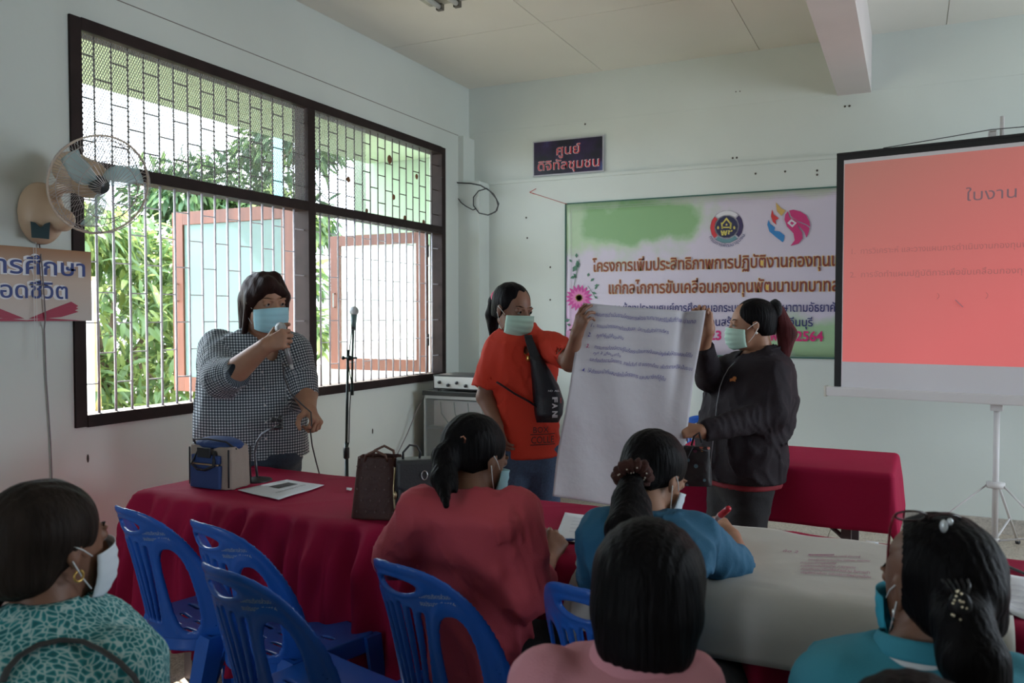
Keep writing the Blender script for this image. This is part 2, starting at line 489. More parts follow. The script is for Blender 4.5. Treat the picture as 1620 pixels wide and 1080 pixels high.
# expanded-metal mesh over the transom: whole left bay, part of the right bay
def wire_mesh(a, b, z0, z1):
    mb = MB(); s = 0.0145; H = z1 - z0; x = GX + 0.012
    V = []; Fc = []
    for sg in (1, -1):
        y = a - H if sg > 0 else a
        while y < b + (0 if sg > 0 else H):
            y0, y1 = y, y + sg * H * 0.58
            zz0, zz1 = z0, z1
            sl = (y1 - y0) / (z1 - z0)
            lo, hi = sorted(((a - y0) / sl, (b - y0) / sl))
            p0, p1 = max(0, lo), min(H, hi)
            if p1 - p0 > 0.005:
                q0 = (y0 + sl * p0, z0 + p0); q1 = (y0 + sl * p1, z0 + p1)
                d = nrm([q1[0] - q0[0], q1[1] - q0[1]]); nn = (-d[1] * 0.0019, d[0] * 0.0019); k = len(V)
                V += [(x, q0[0] + nn[0], q0[1] + nn[1]), (x, q0[0] - nn[0], q0[1] - nn[1]), (x, q1[0] - nn[0], q1[1] - nn[1]), (x, q1[0] + nn[0], q1[1] + nn[1]),
                      (x + .0012, q0[0], q0[1]), (x + .0012, q1[0], q1[1])]
                Fc += [(k, k + 1, k + 2, k + 3), (k, k + 3, k + 5, k + 4), (k + 1, k + 4, k + 5, k + 2)]
            y += s
    return mesh('wire_mesh', V, Fc, mat('galvanised_mesh', (0.34, 0.35, 0.33), 0.6), win, False, kind='stuff')
wire_mesh(WY0 + 0.06, 4.20, 2.175, WZ1 - 0.06)
wire_mesh(4.28, 4.86, 2.175, WZ1 - 0.06)
# opened wooden casements with blue-green glass
TEAK = mat('brown_window_wood', (0.15, 0.046, 0.022), 0.5, var=0.25, vscale=12, stretch=(1, 1, 0.15), bump=0.1)
TGL = mat('blue_green_glass', (0.27, 0.39, 0.375), 0.12, transl=0.45, spec=0.5, alpha=0.80)
FGL = mat('clear_dusty_glass', (0.85, 0.93, 0.90), 0.3, alpha=0.25)
def sash(y, x0, x1, z0, z1, gm):
    r = empty('window_sash', (x0, y, z0)); r.parent = win
    r.location = (x0 - XL, y - 4.24, z0 - WZ0); WLOC[r.name] = A([x0, y, z0])
    f = MB(); w = 0.10
    f.box((x0, y - .018, z0), (x0 + w, y + .018, z1), .003).box((x1 - w, y - .018, z0), (x1, y + .018, z1), .003)
    f.box((x0 + w, y - .018, z1 - w * .9), (x1 - w, y + .018, z1), .003).box((x0 + w, y - .018, z0), (x1 - w, y + .018, z0 + w), .003)
    f.build('sash_frame', TEAK, r)
    MB().box((x0 + w, y - .003, z0 + w), (x1 - w, y + .003, z1 - w * .9)).build('pane', gm, r)
    MB().tube([(x0 + w * .5, y - .02, z1 - .5), (x0 + w * .5, y - .045, z1 - .5), (x0 + w * .5, y - .045, z1 - .62), (x0 + w * .5, y - .02, z1 - .62)], .006).build('sash_handle', mat('steel', (0.5, 0.5, 0.5), 0.3, 1), r)
sash(4.24, -4.68, -3.60, 0.92, 2.17, TGL)
sash(5.87, -4.58, -3.60, 0.98, 2.14, FGL)
for z in (1.25, 1.98):
    MB().lathe([(0.012, -.05), (0.012, .05)], (-3.585, 5.85, z)).build('hinge', DK, win)
for (y, z, a) in ((5.15, 2.60, 0.03), (5.52, 2.53, 0.02), (5.35, 2.19, .02), (5.62, 2.185, 0.02), (5.20, 2.33, .02), (4.65, 2.38, .02), (4.86, 2.19, .015)):
    MB().sphere((GX + .02, y, z), (0.006, a, a * 1.1), 7, 5).build('dead_leaf', mat('dead_leaf', (0.20, 0.09, 0.04), 0.8), win)
# ------------------------------------------------------------------ outside the window
def struct(o): o['kind'] = 'structure'; return o
sbox('ground', (-40, -30, -0.6), (XL - T, 40, -0.5), mat('dry_ground', (0.30, 0.27, 0.21), 0.9, var=0.3, vscale=1.5))
SOF = mat('green_soffit_paint', (0.30, 0.37, 0.24), 0.8, var=0.06)
sbox('roof_slab', (-4.92, 1.0, 2.97), (XL - T - 0.01, 6.9, 3.15), SOF)
WHW = mat('white_and_sunlit_wall', (0.88, 0.90, 0.84), 0.8, var=0.05)
sbox('wing_wall', (-5.13, 6.95, -0.5), (XL - T - 0.02, 7.15, 2.12), WHW)  # lower part coloured white to imitate sunlight on the wall
sbox('wing_wall', (-5.13, 6.95, 2.12), (XL - T - 0.02, 7.15, 3.6), mat('green_wall_in_shade', (0.27, 0.36, 0.25), 0.8, var=0.05))  # upper part coloured darker green to imitate shade under its eave
sbox('garden_wall', (-7.4, 9.2, -0.5), (-5.2, 9.4, 1.77), WHW)
pl = tag(MB().tube([(-6.42, 4.86, -0.5), (-6.42, 4.86, 1.75)], 0.055, 12).build('utility_pole', mat('bright_post', (0.85, 0.83, 0.74), 0.7), None, smooth=True), 'slim white post standing outside the left end of the window', 'post')
tag(MB().tube([(-6.62, 5.13, -0.5), (-6.66, 5.10, 1.8)], [0.045, 0.035], 10).build('tree_trunk', mat('yellow_bark', (0.50, 0.36, 0.14), 0.85, var=0.3, vscale=9), None, smooth=True), 'bare yellowish trunk just behind the slim white post outside', 'trunk')
tag(MB().tube([(-6.05, 6.85, -0.5), (-6.02, 6.85, 5.2)], [0.06, 0.05], 12).build('awning_pole', mat('teal_pole_paint', (0.25, 0.60, 0.56), 0.5), None, smooth=True), 'teal upright pole seen through the wire mesh near the mullion', 'pole')
LEAFM = [mat('leaf_green', (0.10, 0.17, 0.055), 0.45, var=0.35, vscale=3, transl=0.35), mat('leaf_yellow_green', (0.26, 0.34, 0.10), 0.45, var=0.3, vscale=3, transl=0.45), mat('leaf_deep_green', (0.030, 0.075, 0.025), 0.5, var=0.3, vscale=3, transl=0.2)]
BARK = mat('grey_bark', (0.16, 0.11, 0.075), 0.9, var=0.3, vscale=8, bump=0.4, bscale=30)
def leaf_geo(L, W, droop):
    V = [(0, 0, 0)]; Fc = []
    st = [(0.2, .7), (0.5, 1.0), (0.8, .6)]
    for t, w_ in st:
        z = -droop * t * t * L
        V += [(t * L, -w_ * W / 2, z + .15 * W), (t * L, 0, z), (t * L, w_ * W / 2, z + .15 * W)]
    V.append((L, 0, -droop * L))
    Fc = [(0, 1, 2), (0, 2, 3), (1, 4, 5, 2), (2, 5, 6, 3), (4, 7, 8, 5), (5, 8, 9, 6), (7, 10, 8), (8, 10, 9)]
    return A(V), Fc
def orient(d, up_j):
    d = nrm(d); u = nrm(A([0, 0, 1.]) + up_j); s = nrm(np.cross(u, d)); u = np.cross(d, s)
    return np.stack([d, s, u], 1)
def tree(name, base, clumps, label, nleaf, L, W, mi, parts=0, seed=1):
    r = np.random.default_rng(seed); root = empty(name, base, label, 'tree', 'trees outside the window')
    t = MB(); b = A(base, dtype=float)
    cz = A([c[0] for c in clumps]).mean(0)
    top = A([cz[0], cz[1], cz[2]])
    t.tube([b, b * .5 + top * .5 + A([.08, .05, 0]), top], [0.09, 0.065, 0.04], 9)
    for c, rad in clumps:
        t.tube([b * .35 + top * .65, (top + A(c)) / 2 + A([0, 0, .1]), A(c)], [0.035, 0.022, 0.008], 6)
    t.build('trunk', BARK, root, smooth=True)
    V0, F0 = leaf_geo(L, W, 0.45)
    for kk in range(2):
        V = []; Fc = []
        per = nleaf // 2 // len(clumps)
        for c, rad in clumps:
            for i in range(per):
                d = r.normal(size=3); d[2] = abs(d[2]) * .9 - .25; d = nrm(d)
                p = A(c) + d * rad * A([1, 1, .85]) * r.uniform(.35, 1.0) ** .6
                o = nrm(d + A([0, 0, -0.55]) + r.normal(size=3) * .55)
                M = orient(o, r.normal(size=3) * .35); s = r.uniform(.7, 1.25); k = len(V) * len(V0)
                V.append(p + (V0 * s) @ M.T); Fc += [[j + k for j in f] for f in F0]
        mesh('foliage', np.concatenate(V), Fc, LEAFM[mi[kk]], root, True, kind='stuff')
    if parts:
        me = bpy.data.meshes.new('leaf'); me.from_pydata(V0.tolist(), [], F0); me.materials.append(LEAFM[mi[0]])
        for i in range(parts):
            c, rad = clumps[i % len(clumps)]
            d = nrm(A([1.0, -1.1, 0.1]) + r.normal(size=3) * .8)
            p = A(c) + d * rad * 1.02
            M = orient(nrm(d + A([0, 0, -.7]) + r.normal(size=3) * .4), r.normal(size=3) * .3)
            o = bpy.data.objects.new('leaf', me); COL.objects.link(o); o.parent = root
            X = Matrix([[*(M[k] * 1.15), (p - b)[k]] for k in range(3)] + [[0, 0, 0, 1]]); o.matrix_local = X
    return root
tree('mango_tree', (-7.2, 5.6, -0.5), [((-7.3, 5.2, .5), .8), ((-7.0, 6.2, .6), .8), ((-7.5, 5.9, 1.3), .9), ((-7.1, 6.9, 1.6), .8), ((-7.7, 4.8, 1.5), .8), ((-7.9, 6.4, 2.0), .7), ((-7.2, 4.6, .6), .6), ((-7.6, 5.6, 2.2), .55), ((-7.4, 7.2, .8), .8)], 'leafy green tree filling the lower left panes outside the window', 6000, 0.20, 0.055, (0, 1), 150, 1)
tree('mango_tree', (-9.5, 9.0, -0.5), [((-9.6, 8.4, 1.0), 1.2), ((-8.6, 9.0, 1.8), 1.1), ((-9.8, 9.6, 2.2), 1.1), ((-8.4, 8.6, 3.0), .9), ((-7.6, 8.9, 3.7), .7), ((-10.5, 8.0, 1.7), .9), ((-7.6, 8.6, 2.6), .8), ((-8.6, 7.9, 2.9), .7), ((-9.2, 7.2, 2.2), .7)], 'tall darker tree rising behind the open casement into the transom mesh', 7000, 0.22, 0.06, (2, 0), 0, 2)
tree('cassava_shrub', (-5.6, 3.7, -0.5), [((-5.7, 3.6, 1.3), .28), ((-5.5, 3.55, 1.75), .25), ((-5.9, 3.9, .6), .35)], 'pale yellow-green shrub close to the left window jamb', 260, 0.17, 0.035, (1, 1), 0, 3)
tree('cassava_shrub', (-7.2, 8.4, -0.5), [((-7.3, 8.3, 1.9), .55), ((-7.0, 8.2, 1.2), .5), ((-7.2, 8.3, 2.6), .5)], 'bushy green shrub beside the right casement above the white garden wall', 900, 0.20, 0.06, (0, 1), 0, 4)
# ------------------------------------------------------------------ tables with red cloths
CLOTH = mat('crimson_cloth', (0.40, 0.008, 0.058), 0.8, bump=0.12, bscale=300, transl=0.18, spec=.25)
STEEL = mat('grey_table_steel', (0.12, 0.10, 0.11), 0.5, 0.3)
def drape(name, L, W, ztop, drop, fold, kf, parent=None, nu=150, nv=70, amp2=0.0012, seed=3, dropx=None, loc=(0, 0, 0), rz=0, flare=0.07, m=None, label=None, wr=0.003):
    dx = dropx or drop
    def fn(u, v):
        s = -L / 2 - dx + u * (L + 2 * dx); t = -W / 2 - drop + v * (W + 2 * drop)
        cx = min(max(s, -L / 2), L / 2); cy = min(max(t, -W / 2), W / 2)
        ox, oy = s - cx, t - cy; o = math.hypot(ox, oy)
        if o < 1e-6:
            z = ztop + wr * (math.sin(s * 9 + t * 5) * math.sin(t * 14 - s * 3) + .5 * math.sin(s * 23 + 2 * math.sin(t * 6)) + .9 * max(0, 1 - abs(math.sin(s * 5.5 - t * 8 + math.sin(t * 4 + s))) * 4)) * .6 + wr * .9
            return (s, t, z)
        d = (ox / o, oy / o)
        per = s if abs(oy) > abs(ox) else t + 7
        rp = min(1, o / 0.14)
        ph = per * kf + o * 3.0 * math.sin(per * 1.7 + seed)
        ff = fold * rp * (math.sin(ph + 1.6 * math.sin(per * kf * .37 + seed)) * 1.0 + .55 * math.sin(ph * 2.3 + seed) + .30 * abs(math.sin(ph * 1.3 + o * 9))) 
        r0 = 0.022
        if o < r0 * PI / 2: h = r0 * math.sin(o / r0); zz = ztop - r0 * (1 - math.cos(o / r0))
        else: h = r0 + (o - r0 * PI / 2) * flare; zz = ztop - r0 - (o - r0 * PI / 2) * math.sqrt(1 - flare ** 2)
        h += ff + fold * rp
        return (cx + d[0] * h, cy + d[1] * h, max(zz, 0.004))
    b = MB().grid(fn, nu, nv)
    V, Fc = shell(np.concatenate(b.v), b.f, nu, nv, 0.0015)
    c, s_ = math.cos(rz), math.sin(rz)
    V = V @ A([[c, s_, 0], [-s_, c, 0], [0, 0, 1]]) + A(loc)
    return mesh(name, V, Fc, m or CLOTH, parent, True)
def folding_table(name, L, W, H, loc, rz, label):
    root = empty(name, loc, label, 'table', 'folding tables', rz)
    def P(n, mb, m): return mb.build(n, m, root, local=True)
    P('tabletop', MB().box((-L / 2, -W / 2, H - 0.03), (L / 2, W / 2, H - 0.004), .004), mat('table_laminate', (0.5, 0.45, 0.4), 0.5))
    for sx in (-1, 1):
        for sy in (-1, 1):
            x = sx * (L / 2 - .16); y = sy * (W / 2 - .06)
            P('leg', MB().box((x - .022, y - .016, 0), (x + .022, y + .016, H - .03), .003), STEEL)
        x = sx * (L / 2 - .16)
        P('crossbar', MB().box((x - .012, -W / 2 + .07, .16), (x + .012, W / 2 - .07, .185)), STEEL)
        for sy in (-1, 1):
            y = sy * (W / 2 - .06)
            P('brace', MB().tube([(x, y, H - .33), (x - sx * .33, y, H - .05)], .011, 6), STEEL)
    return root
TR = R(-3.0)
folding_table('folding_table', 1.72, 0.58, 0.745, (-1.865, 2.585, 0), TR, 'long folding table hidden under the crimson cloth at the left')
folding_table('folding_table', 1.8, 0.58, 0.745, (-0.05, 2.46, 0), TR, 'long folding table under the white chart paper at the right')
o = drape('tablecloth', 1.76, 0.60, 0.749, 0.585, 0.036, 27, dropx=.40, loc=(-1.875, 2.585, 0), rz=TR, seed=3, nu=260, nv=120)
tag(o, 'crimson tablecloth with hanging folds on the table with the bags', 'tablecloth')
o = drape('tablecloth', 1.84, 0.60, 0.749, 0.60, 0.030, 23, loc=(-0.05, 2.46, 0), rz=TR, seed=9, nu=200, nv=100, wr=.004)
tag(o, 'crimson tablecloth beneath the white chart paper being written on', 'tablecloth')
folding_table('folding_table', 0.98, 0.60, 0.745, (-.58, 4.33, 0), R(-1), 'grey-legged table with short red cloth near the back wall')
o = drape('tablecloth', 1.02, 0.62, 0.749, 0.27, 0.004, 9, loc=(-.58, 4.33, 0), rz=R(-1), seed=5, dropx=0.27, flare=0.10, wr=0.001)
tag(o, 'short crimson tablecloth on the table in front of the back wall', 'tablecloth')
# ------------------------------------------------------------------ people
SKIN = mat('skin_tan', (0.36, 0.185, 0.115), 0.5, var=0.08, vscale=14, bump=0.05, bscale=220, spec=0.4)
SKIN_D = mat('skin_brown', (0.22, 0.105, 0.065), 0.5, var=0.08, vscale=14, bump=0.05, bscale=220, spec=0.4)
def hairmat(name, col):
    m = mat(name, col, 0.55, var=0.45, vscale=26, bump=0.45, bscale=110, stretch=(1, 1, 0.10), spec=0.10)
    return m
HAIR = hairmat('black_hair', (0.0040, 0.0032, 0.0038))
HAIR_B = hairmat('brown_hair', (0.024, 0.011, 0.009))
HAIR_R = hairmat('reddish_hair', (0.075, 0.016, 0.018))
HAIR_G = hairmat('dark_greying_hair', (0.020, 0.014, 0.011))
MASKB = mat('light_blue_mask', (0.36, 0.66, 0.76), 0.8, bump=0.1, bscale=500)
MASKG = mat('pale_green_mask', (0.46, 0.68, 0.58), 0.8, bump=0.1, bscale=500)
MASKW = mat('white_mask', (0.68, 0.74, 0.80), 0.8)
MASKT = mat('turquoise_mask', (0.03, 0.38, 0.52), 0.8)
BLACKP = mat('black_plastic', (0.02, 0.02, 0.022), 0.4)
NAIL = mat('fingernail', (0.45, 0.27, 0.22), 0.35)

def ortho(D, N):
    D = nrm(D); N = nrm(A(N) - D * (A(N) @ D)); return D, N
def hand_sdf(W, D, N, T_sign=1, curl=((20, 30, 20),) * 4, thumb=((.55, .75, -.35), (.8, .45, -.4), (.95, .15, -.3)), s=0.92, spread=0.05):
    """wrist W, direction D to the fingers, N out of the back of the hand; thumb on the T side"""
    D, N = ortho(D, N); T = np.cross(D, N) * T_sign; W = A(W, dtype=float)
    fs = []; nails = []
    offs = (0.031, 0.0105, -0.0105, -0.030); reach = (.084, .088, .083, .074)
    LEN = (.074, .082, .076, .060); RAD = (.0083, .0086, .0082, .0072)
    mcps = []
    for i in range(4):
        m = W + (D * reach[i] + T * offs[i]) * s; mcps.append(m)
        fs.append(rc(W + (D * .012 + T * offs[i] * .55) * s, m, .0150 * s, .0112 * s))
    palm = su(.016, *fs, rc(W - D * .01 * s, W + D * .03 * s, .021 * s, .019 * s))
    fing = []
    for i in range(4):
        d0 = nrm(D + T * offs[i] / .03 * spread); p = mcps[i]; ang = 0; pts = [p]
        for a, fr in zip(curl[i], (.46, .30, .24)):
            ang += R(a); d = d0 * math.cos(ang) - N * math.sin(ang)
            p = p + d * LEN[i] * fr * s; pts.append(p)
        r = RAD[i] * s
        fing.append(chain(pts, [r * 1.12, r * 1.02, r * .93, r * .80], .003))
        n = N * math.cos(ang) + d0 * math.sin(ang)
        nails.append((pts[3] - d * .004 + n * r * .62, d, n, r))
    th = [W + (D * .022 + T * .026 - N * .006) * s]
    for (a, b, c), L in zip(thumb, (.046, .034, .028)):
        th.append(th[-1] + nrm(D * a + T * b + N * c) * L * s)
    tf = chain(th, [.0150 * s, .0112 * s, .0100 * s, .0082 * s], .006)
    f = su(.010, palm, tf)
    return (lambda P: np.minimum(f(P), su(.0055, palm, lambda Q: np.min([g(Q) for g in fing], axis=0))(P))), [W] + th + mcps + [nn[0] for nn in nails], nails
class Head:
    def __init__(h, c, fwd, up=(0, 0, 1), s=1.0):
        h.c = A(c, dtype=float); h.s = s
        h.u = nrm(up); h.f = nrm(A(fwd) - h.u * (A(fwd) @ h.u)); h.r = np.cross(h.f, h.u)
        h.ax = np.stack([h.r, h.f, h.u])
    def p(h, r, f, u): return h.c + (h.r * r + h.f * f + h.u * u) * h.s
    def sdf(h, neck):
        s = h.s; E = lambda c, r: ell(h.p(*c), h.ax, A(r) * s)
        f = su(.030 * s, E((0, -.012, .038), (.074, .094, .080)), E((0, .034, -.025), (.060, .062, .082)), E((0, .050, -.082), (.034, .034, .028)))
        f = su(.012 * s, f, rc(h.p(0, .090, .012), h.p(0, .107, -.026), .009 * s, .013 * s), E((.011, .098, -.030), (.008, .010, .007)), E((-.011, .098, -.030), (.008, .010, .007)))
        f = su(.010 * s, f, E((0, .087, -.058), (.022, .010, .005)), E((0, .086, -.068), (.019, .010, .006)))
        for q in (-1, 1):
            f = sub(f, E((q * .031, .100, .010), (.017, .016, .011)), .010 * s)
            f = su(.006 * s, f, rc(h.p(q * .014, .091, .026), h.p(q * .046, .080, .028), .006 * s, .005 * s))
            f = su(.004 * s, f, E((q * .031, .0795, .0125), (.0165, .0130, .0112)))       # lids
            ear = su(.004 * s, E((q * .076, -.004, .000), (.007, .016, .026)), E((q * .074, .000, -.022), (.006, .009, .012)))
            ear = sub(ear, E((q * .084, .002, .003), (.005, .009, .016)), .003)
            f = su(.006 * s, f, ear)
        return su(.022 * s, f, rc(h.p(0, -.022, -.045), A(neck, dtype=float), .050 * s, .056 * s))
    def eyes(h, parent):
        for q in (-1, 1):
            c = h.p(q * .031, .0815, .010)
            e = MB().sphere(c, .0116 * h.s, 14, 10).build('eyeball', mat('eye_white', (0.38, 0.34, 0.32), 0.3), parent, smooth=True)
            MB().lathe([(.0058, 0), (.0001, .0012)], c + h.f * .0112 * h.s, h.f, 12).build('iris', mat('dark_iris', (0.015, 0.008, 0.005), 0.15), e, smooth=True)
            MB().tube([h.p(q * .046, .076, .0135), h.p(q * .031, .0905, .0170), h.p(q * .017, .086, .0125)], .0010, 5).build('lash_line', HAIR, parent, smooth=True)
            MB().tube([h.p(q * .049, .073, .032), h.p(q * .034, .0855, .0355), h.p(q * .014, .0915, .030)], [.0010, .0026, .0022], 6, flat=.7).build('eyebrow', HAIR, parent, smooth=True)
    def mask(h, m, parent, lo=-.108, hi=-.005, name='face_mask'):
        s = h.s
        def fn(u, v):
            a = (u * 2 - 1) * R(80); t = v * 2 - 1
            k = math.cos(a)
            uu = (lo + hi) / 2 + t * ((hi - lo) / 2 * (.72 + .28 * k)) + (.006 if t > 0 else 0) * k
            y = .022 + .106 * k ** .8 if k > 0 else .022
            y -= .030 * k * max(0, -t) ** 2.2 + .010 * k * max(0, t) ** 2
            y += .0018 * math.sin(t * 14) * k
            x = .0735 * math.sin(a) * (1 - .10 * max(0, -t))
            return h.p(x, y, uu)
        V = np.concatenate(MB().grid(fn, 26, 22).v)
        b = MB().grid(fn, 26, 22)
        V, Fc = shell(V, b.f, 26, 22, .0018)
        o = mesh(name, V, Fc, m, parent)
        for q in (-1, 1):
            for z0, z1 in ((hi - .012, .016), (lo + .024, -.018)):
                MB().tube([h.p(q * .072, .036, z0 * .9), h.p(q * .0795, .012, (z0 + z1) / 2 + .002), h.p(q * .083, -.010, z1 * .8)], .0013, 5).build('ear_loop', mat('white_elastic', (0.75, 0.77, 0.78), 0.7), o, smooth=True)
        return o
    def cap(h, front=.052, side=.036, bulk=0.0, ear_cut=True, low=-.07):
        s = h.s; E = lambda c, r: ell(h.p(*c), h.ax, A(r) * s)
        f = su(.02, E((0, -.022, .036), (.084 + bulk, .100 + bulk, .088 + bulk)), E((0, -.055, -.02), (.066 + bulk, .055 + bulk, .066)))
        f = sub(f, E((0, .125, front - .098), (.074 + side * .2, .098, .098)), .012)
        if ear_cut:
            for q in (-1, 1): f = sub(f, E((q * .090, .030, -.045), (.034, .044, .062)), .010)
        return inter(f, half(h.p(0, 0, low), -h.u))
def strands(f, amp, freq, h, seed=0):
    """fine locks that run along the hair"""
    def g(P):
        q = (P - h.c) @ h.ax.T
        a = np.arctan2(q[:, 0], q[:, 1] + .3)
        return f(P) + amp * (np.sin(a * freq + 3 * noise3(P, 18, seed)) * .5 + .8 * noise3(P * A([1, 1, .35]), 90, seed + 3))
    return g
def torso_sdf(secs, yaw, n=2.5):
    """secs: (z, cx, cy, half width, half depth) from bottom to top"""
    S = A(sorted([tuple(x) for x in secs])); cx, sx = math.cos(yaw), math.sin(yaw)
    zt, zb = S[-1, 0], S[0, 0]
    zz = np.linspace(zb, zt, 60)
    def sm(col):
        y = np.interp(zz, S[:, 0], S[:, col]); k = np.array([1, 2, 3, 2, 1.]) / 9
        yp = np.concatenate([[y[0]] * 2, y, [y[-1]] * 2]); return np.convolve(yp, k, 'valid')
    C = [sm(i) for i in range(1, 5)]
    def f(P):
        z = np.clip(P[:, 2], zb, zt)
        x = P[:, 0] - np.interp(z, zz, C[0]); y = P[:, 1] - np.interp(z, zz, C[1])
        a, b = np.interp(z, zz, C[2]), np.interp(z, zz, C[3])
        lx = (x * cx + y * sx) / a; ly = (-x * sx + y * cx) / b
        k0 = (np.abs(lx) ** n + np.abs(ly) ** n + 1e-12) ** (1 / n)
        d = (k0 - 1) * np.minimum(a, b) * .9
        return np.maximum(d, np.maximum(P[:, 2] - zt, zb - P[:, 2]))
    return f, S
def sections(rows, yaw, ratio):
    """rows: (pixel y, left x, right x, distance[, ratio]) of the outline"""
    out = []
    ph = yaw - YAW
    for r in rows:
        rt = r[4] if len(r) > 4 else ratio
        c = at((r[1] + r[2]) / 2, r[0], r[3]); w = (r[2] - r[1]) / 2 * r[3] / F_PX
        hw = w / math.sqrt(math.cos(ph) ** 2 + (rt * math.sin(ph)) ** 2)
        out.append((c[2], c[0], c[1], hw, hw * rt))
    return out
def sleeve(pts, rad, k=.02, cut=True, hole=True):
    f = chain(pts, rad, k)
    if cut:
        e = A(pts[-1], dtype=float); d = nrm(e - A(pts[-2])); r = rad[-1]
        f = inter(f, half(e, d))
        if hole: f = sub(f, rc(e + d * .02, e - d * .035, r - .005, r - .018), .003)
    return f
def person(label, base, group=None):
    return empty('person', base, label, 'person', group)
def join_vf(parts):
    V = []; Fc = []; n = 0
    for v, f in parts:
        V.append(v); Fc += (np.asarray(f) + n).tolist(); n += len(v)
    return np.concatenate(V), Fc
def body(root, m, head, neck, core, arms, hd=.0045):
    """head with neck, forearms with hands and the clothed core, one mesh"""
    parts = []
    hf = head.sdf(neck); lo = np.minimum(head.c - .16, A(neck) - .08); hi = np.maximum(head.c + .16, A(neck) + .08)
    parts.append(surf(hf, lo, hi, hd))
    nails = []
    for a in arms:
        f, pts, nl = a['hand'] if a.get('hand') else (None, [], [])
        af = chain(a['pts'], a['rad'], .012)
        g = su(.014, af, f) if f else af
        P = A(a['pts'] + list(pts)); parts.append(surf(g, P.min(0) - .05, P.max(0) + .05, a.get('h', .0035))); nails += nl
    cf, lo, hi = core
    parts.append(surf(cf, lo, hi, .02))
    V, Fc = join_vf(parts)
    b = mesh('body', V, Fc, m, root)
    for p, d, n, r in nails:
        t = np.cross(d, n)
        MB().sphere(p + n * .0004, (.0055, r * .62, .0016), 8, 5, np.stack([d, t, n])).build('fingernail', NAIL, b, smooth=True)
    return b
def shoe(root, ankle, fwd, m, s=1.0):
    a = A(ankle); f = nrm(A([fwd[0], fwd[1], 0])); r = A([f[1], -f[0], 0]); ax = np.stack([r, f, A([0, 0, 1.])])
    g = su(.03, ell(A([a[0], a[1], .045]) + f * .06, ax, A([.043, .125, .045]) * s), rc(a, A([a[0], a[1], .05]), .04, .045))
    g = inter(g, half((0, 0, 0.004), (0, 0, -1)))
    return grow('shoe', g, [a, A([a[0], a[1], 0]) + f * .15], m, root, .012, .08)
def legs_seated(root, hipc, yaw, m, knee_z=.50, shoem=BLACKP, th=.085, spread=.10, reach=.40):
    f = A([-math.sin(yaw), math.cos(yaw), 0]); r = A([math.cos(yaw), math.sin(yaw), 0]); hipc = A(hipc, dtype=float) + f * .05
    fs = []; P = []
    for q in (-1, 1):
        h0 = hipc + r * q * .09; kn = hipc + f * reach + r * q * spread; kn[2] = knee_z; an = kn + f * .02; an[2] = .09
        fs.append(chain([h0, kn, an], [th * 1.12, th * .78, .048], .03)); P += [h0, kn, an]
        shoe(root, an, f, shoem)
    g = su(.05, *fs, ell(hipc - A([0, 0, .02]), np.stack([r, f, A([0, 0, 1.])]), (.155, .09, .08)))
    grow('trousers', wrinkle(g, .003, 14, 5), P + [hipc], m, root, .012, .15)
    return g, P
def legs_standing(root, hipL, hipR, footL, footR, rad, m, face, shoem=BLACKP, belt=None, top=None):
    fs = []; P = []
    for h0, a in ((hipL, footL), (hipR, footR)):
        h0 = A(h0); a = A(a); k = (h0 + a) / 2 + A([face[0], face[1], 0]) * .02
        fs.append(chain([h0, k, a], rad, .03)); P += [h0, a]
        shoe(root, a, face, shoem)
    c = (A(hipL) + A(hipR)) / 2
    g = su(.06, *fs)
    if top: g = su(.05, g, top)
    grow('trousers', wrinkle(g, .0035, 16, 8, (1, 1, 1.3)), P + [c + A([0, 0, .1])], m, root, .010, .16)
    return g, P
def face_dir(c, off, pitch=0):
    """horizontal direction from the head toward the lens, turned by off degrees to the picture's right, tipped by pitch"""
    v = CC - A(c); v[2] = 0; v = nrm(v); a = R(off)
    v = A([v[0] * math.cos(a) - v[1] * math.sin(a), v[0] * math.sin(a) + v[1] * math.cos(a), 0])
    return nrm(v + A([0, 0, math.tan(R(pitch))]))
def mkhead(px, py, t, off, pitch=0, roll=0, s=1.0):
    c = at(px, py, t); f = face_dir(c, off, pitch)
    r = nrm(np.cross(f, [0, 0, 1.])); u = np.cross(r, f)
    u = u * math.cos(R(roll)) + r * math.sin(R(roll))
    return Head(c, f, u, s)
def core(rows_s, legs_g=None):
    f, S = rows_s
    lo = A([(S[:, 1] - S[:, 3]).min(), (S[:, 2] - S[:, 3]).min(), S[0, 0]]) - .08
    hi = A([(S[:, 1] + S[:, 3]).max(), (S[:, 2] + S[:, 3]).max(), S[-1, 0]]) + .08
    return lo, hi
def mk_torso(rows, yaw, ratio, bottom=None):
    S = sections(rows, yaw, ratio)
    if bottom is not None:                      # carry the lowest section down to the seat or hem height
        z, cx, cy, hw, hd = min(S); S.append((bottom, cx, cy, hw, hd))
    f, SS = torso_sdf(S, yaw); return f, SS
def inner(SS, yaw):
    S2 = [(z, cx, cy, hw * .82, hd * .82) for z, cx, cy, hw, hd in SS]; S2[-1] = (S2[-1][0] - .01, *S2[-1][1:])
    f, S = torso_sdf(S2, yaw); lo, hi = core((f, S)); return f, lo, hi
def garment(root, name, m, tf, SS, sleeves, k=.035, h=.008, amp=.004, ws=17, seed=1, neck_cut=None, **kw):
    amp = amp * 1.25
    lo, hi = core((tf, SS)); P = [lo + .06, hi - .06]; fs = [tf]
    for s, pts in sleeves: fs.append(s); P += [A(p) for p in pts]
    g = wrinkle(su(k, *fs), amp, ws, seed)
    zb = float(SS[:, 0].min()) + .005
    g = inter(g, lambda Q: zb - Q[:, 2])
    if neck_cut is not None: g = sub(g, neck_cut, .006)
    return grow(name, g, P, m, root, h, .12, **kw)
ELASTIC = mat('white_elastic', (0.75, 0.77, 0.78), 0.7)
GOLD = mat('gold', (0.75, 0.5, 0.15), 0.3, 1.0)
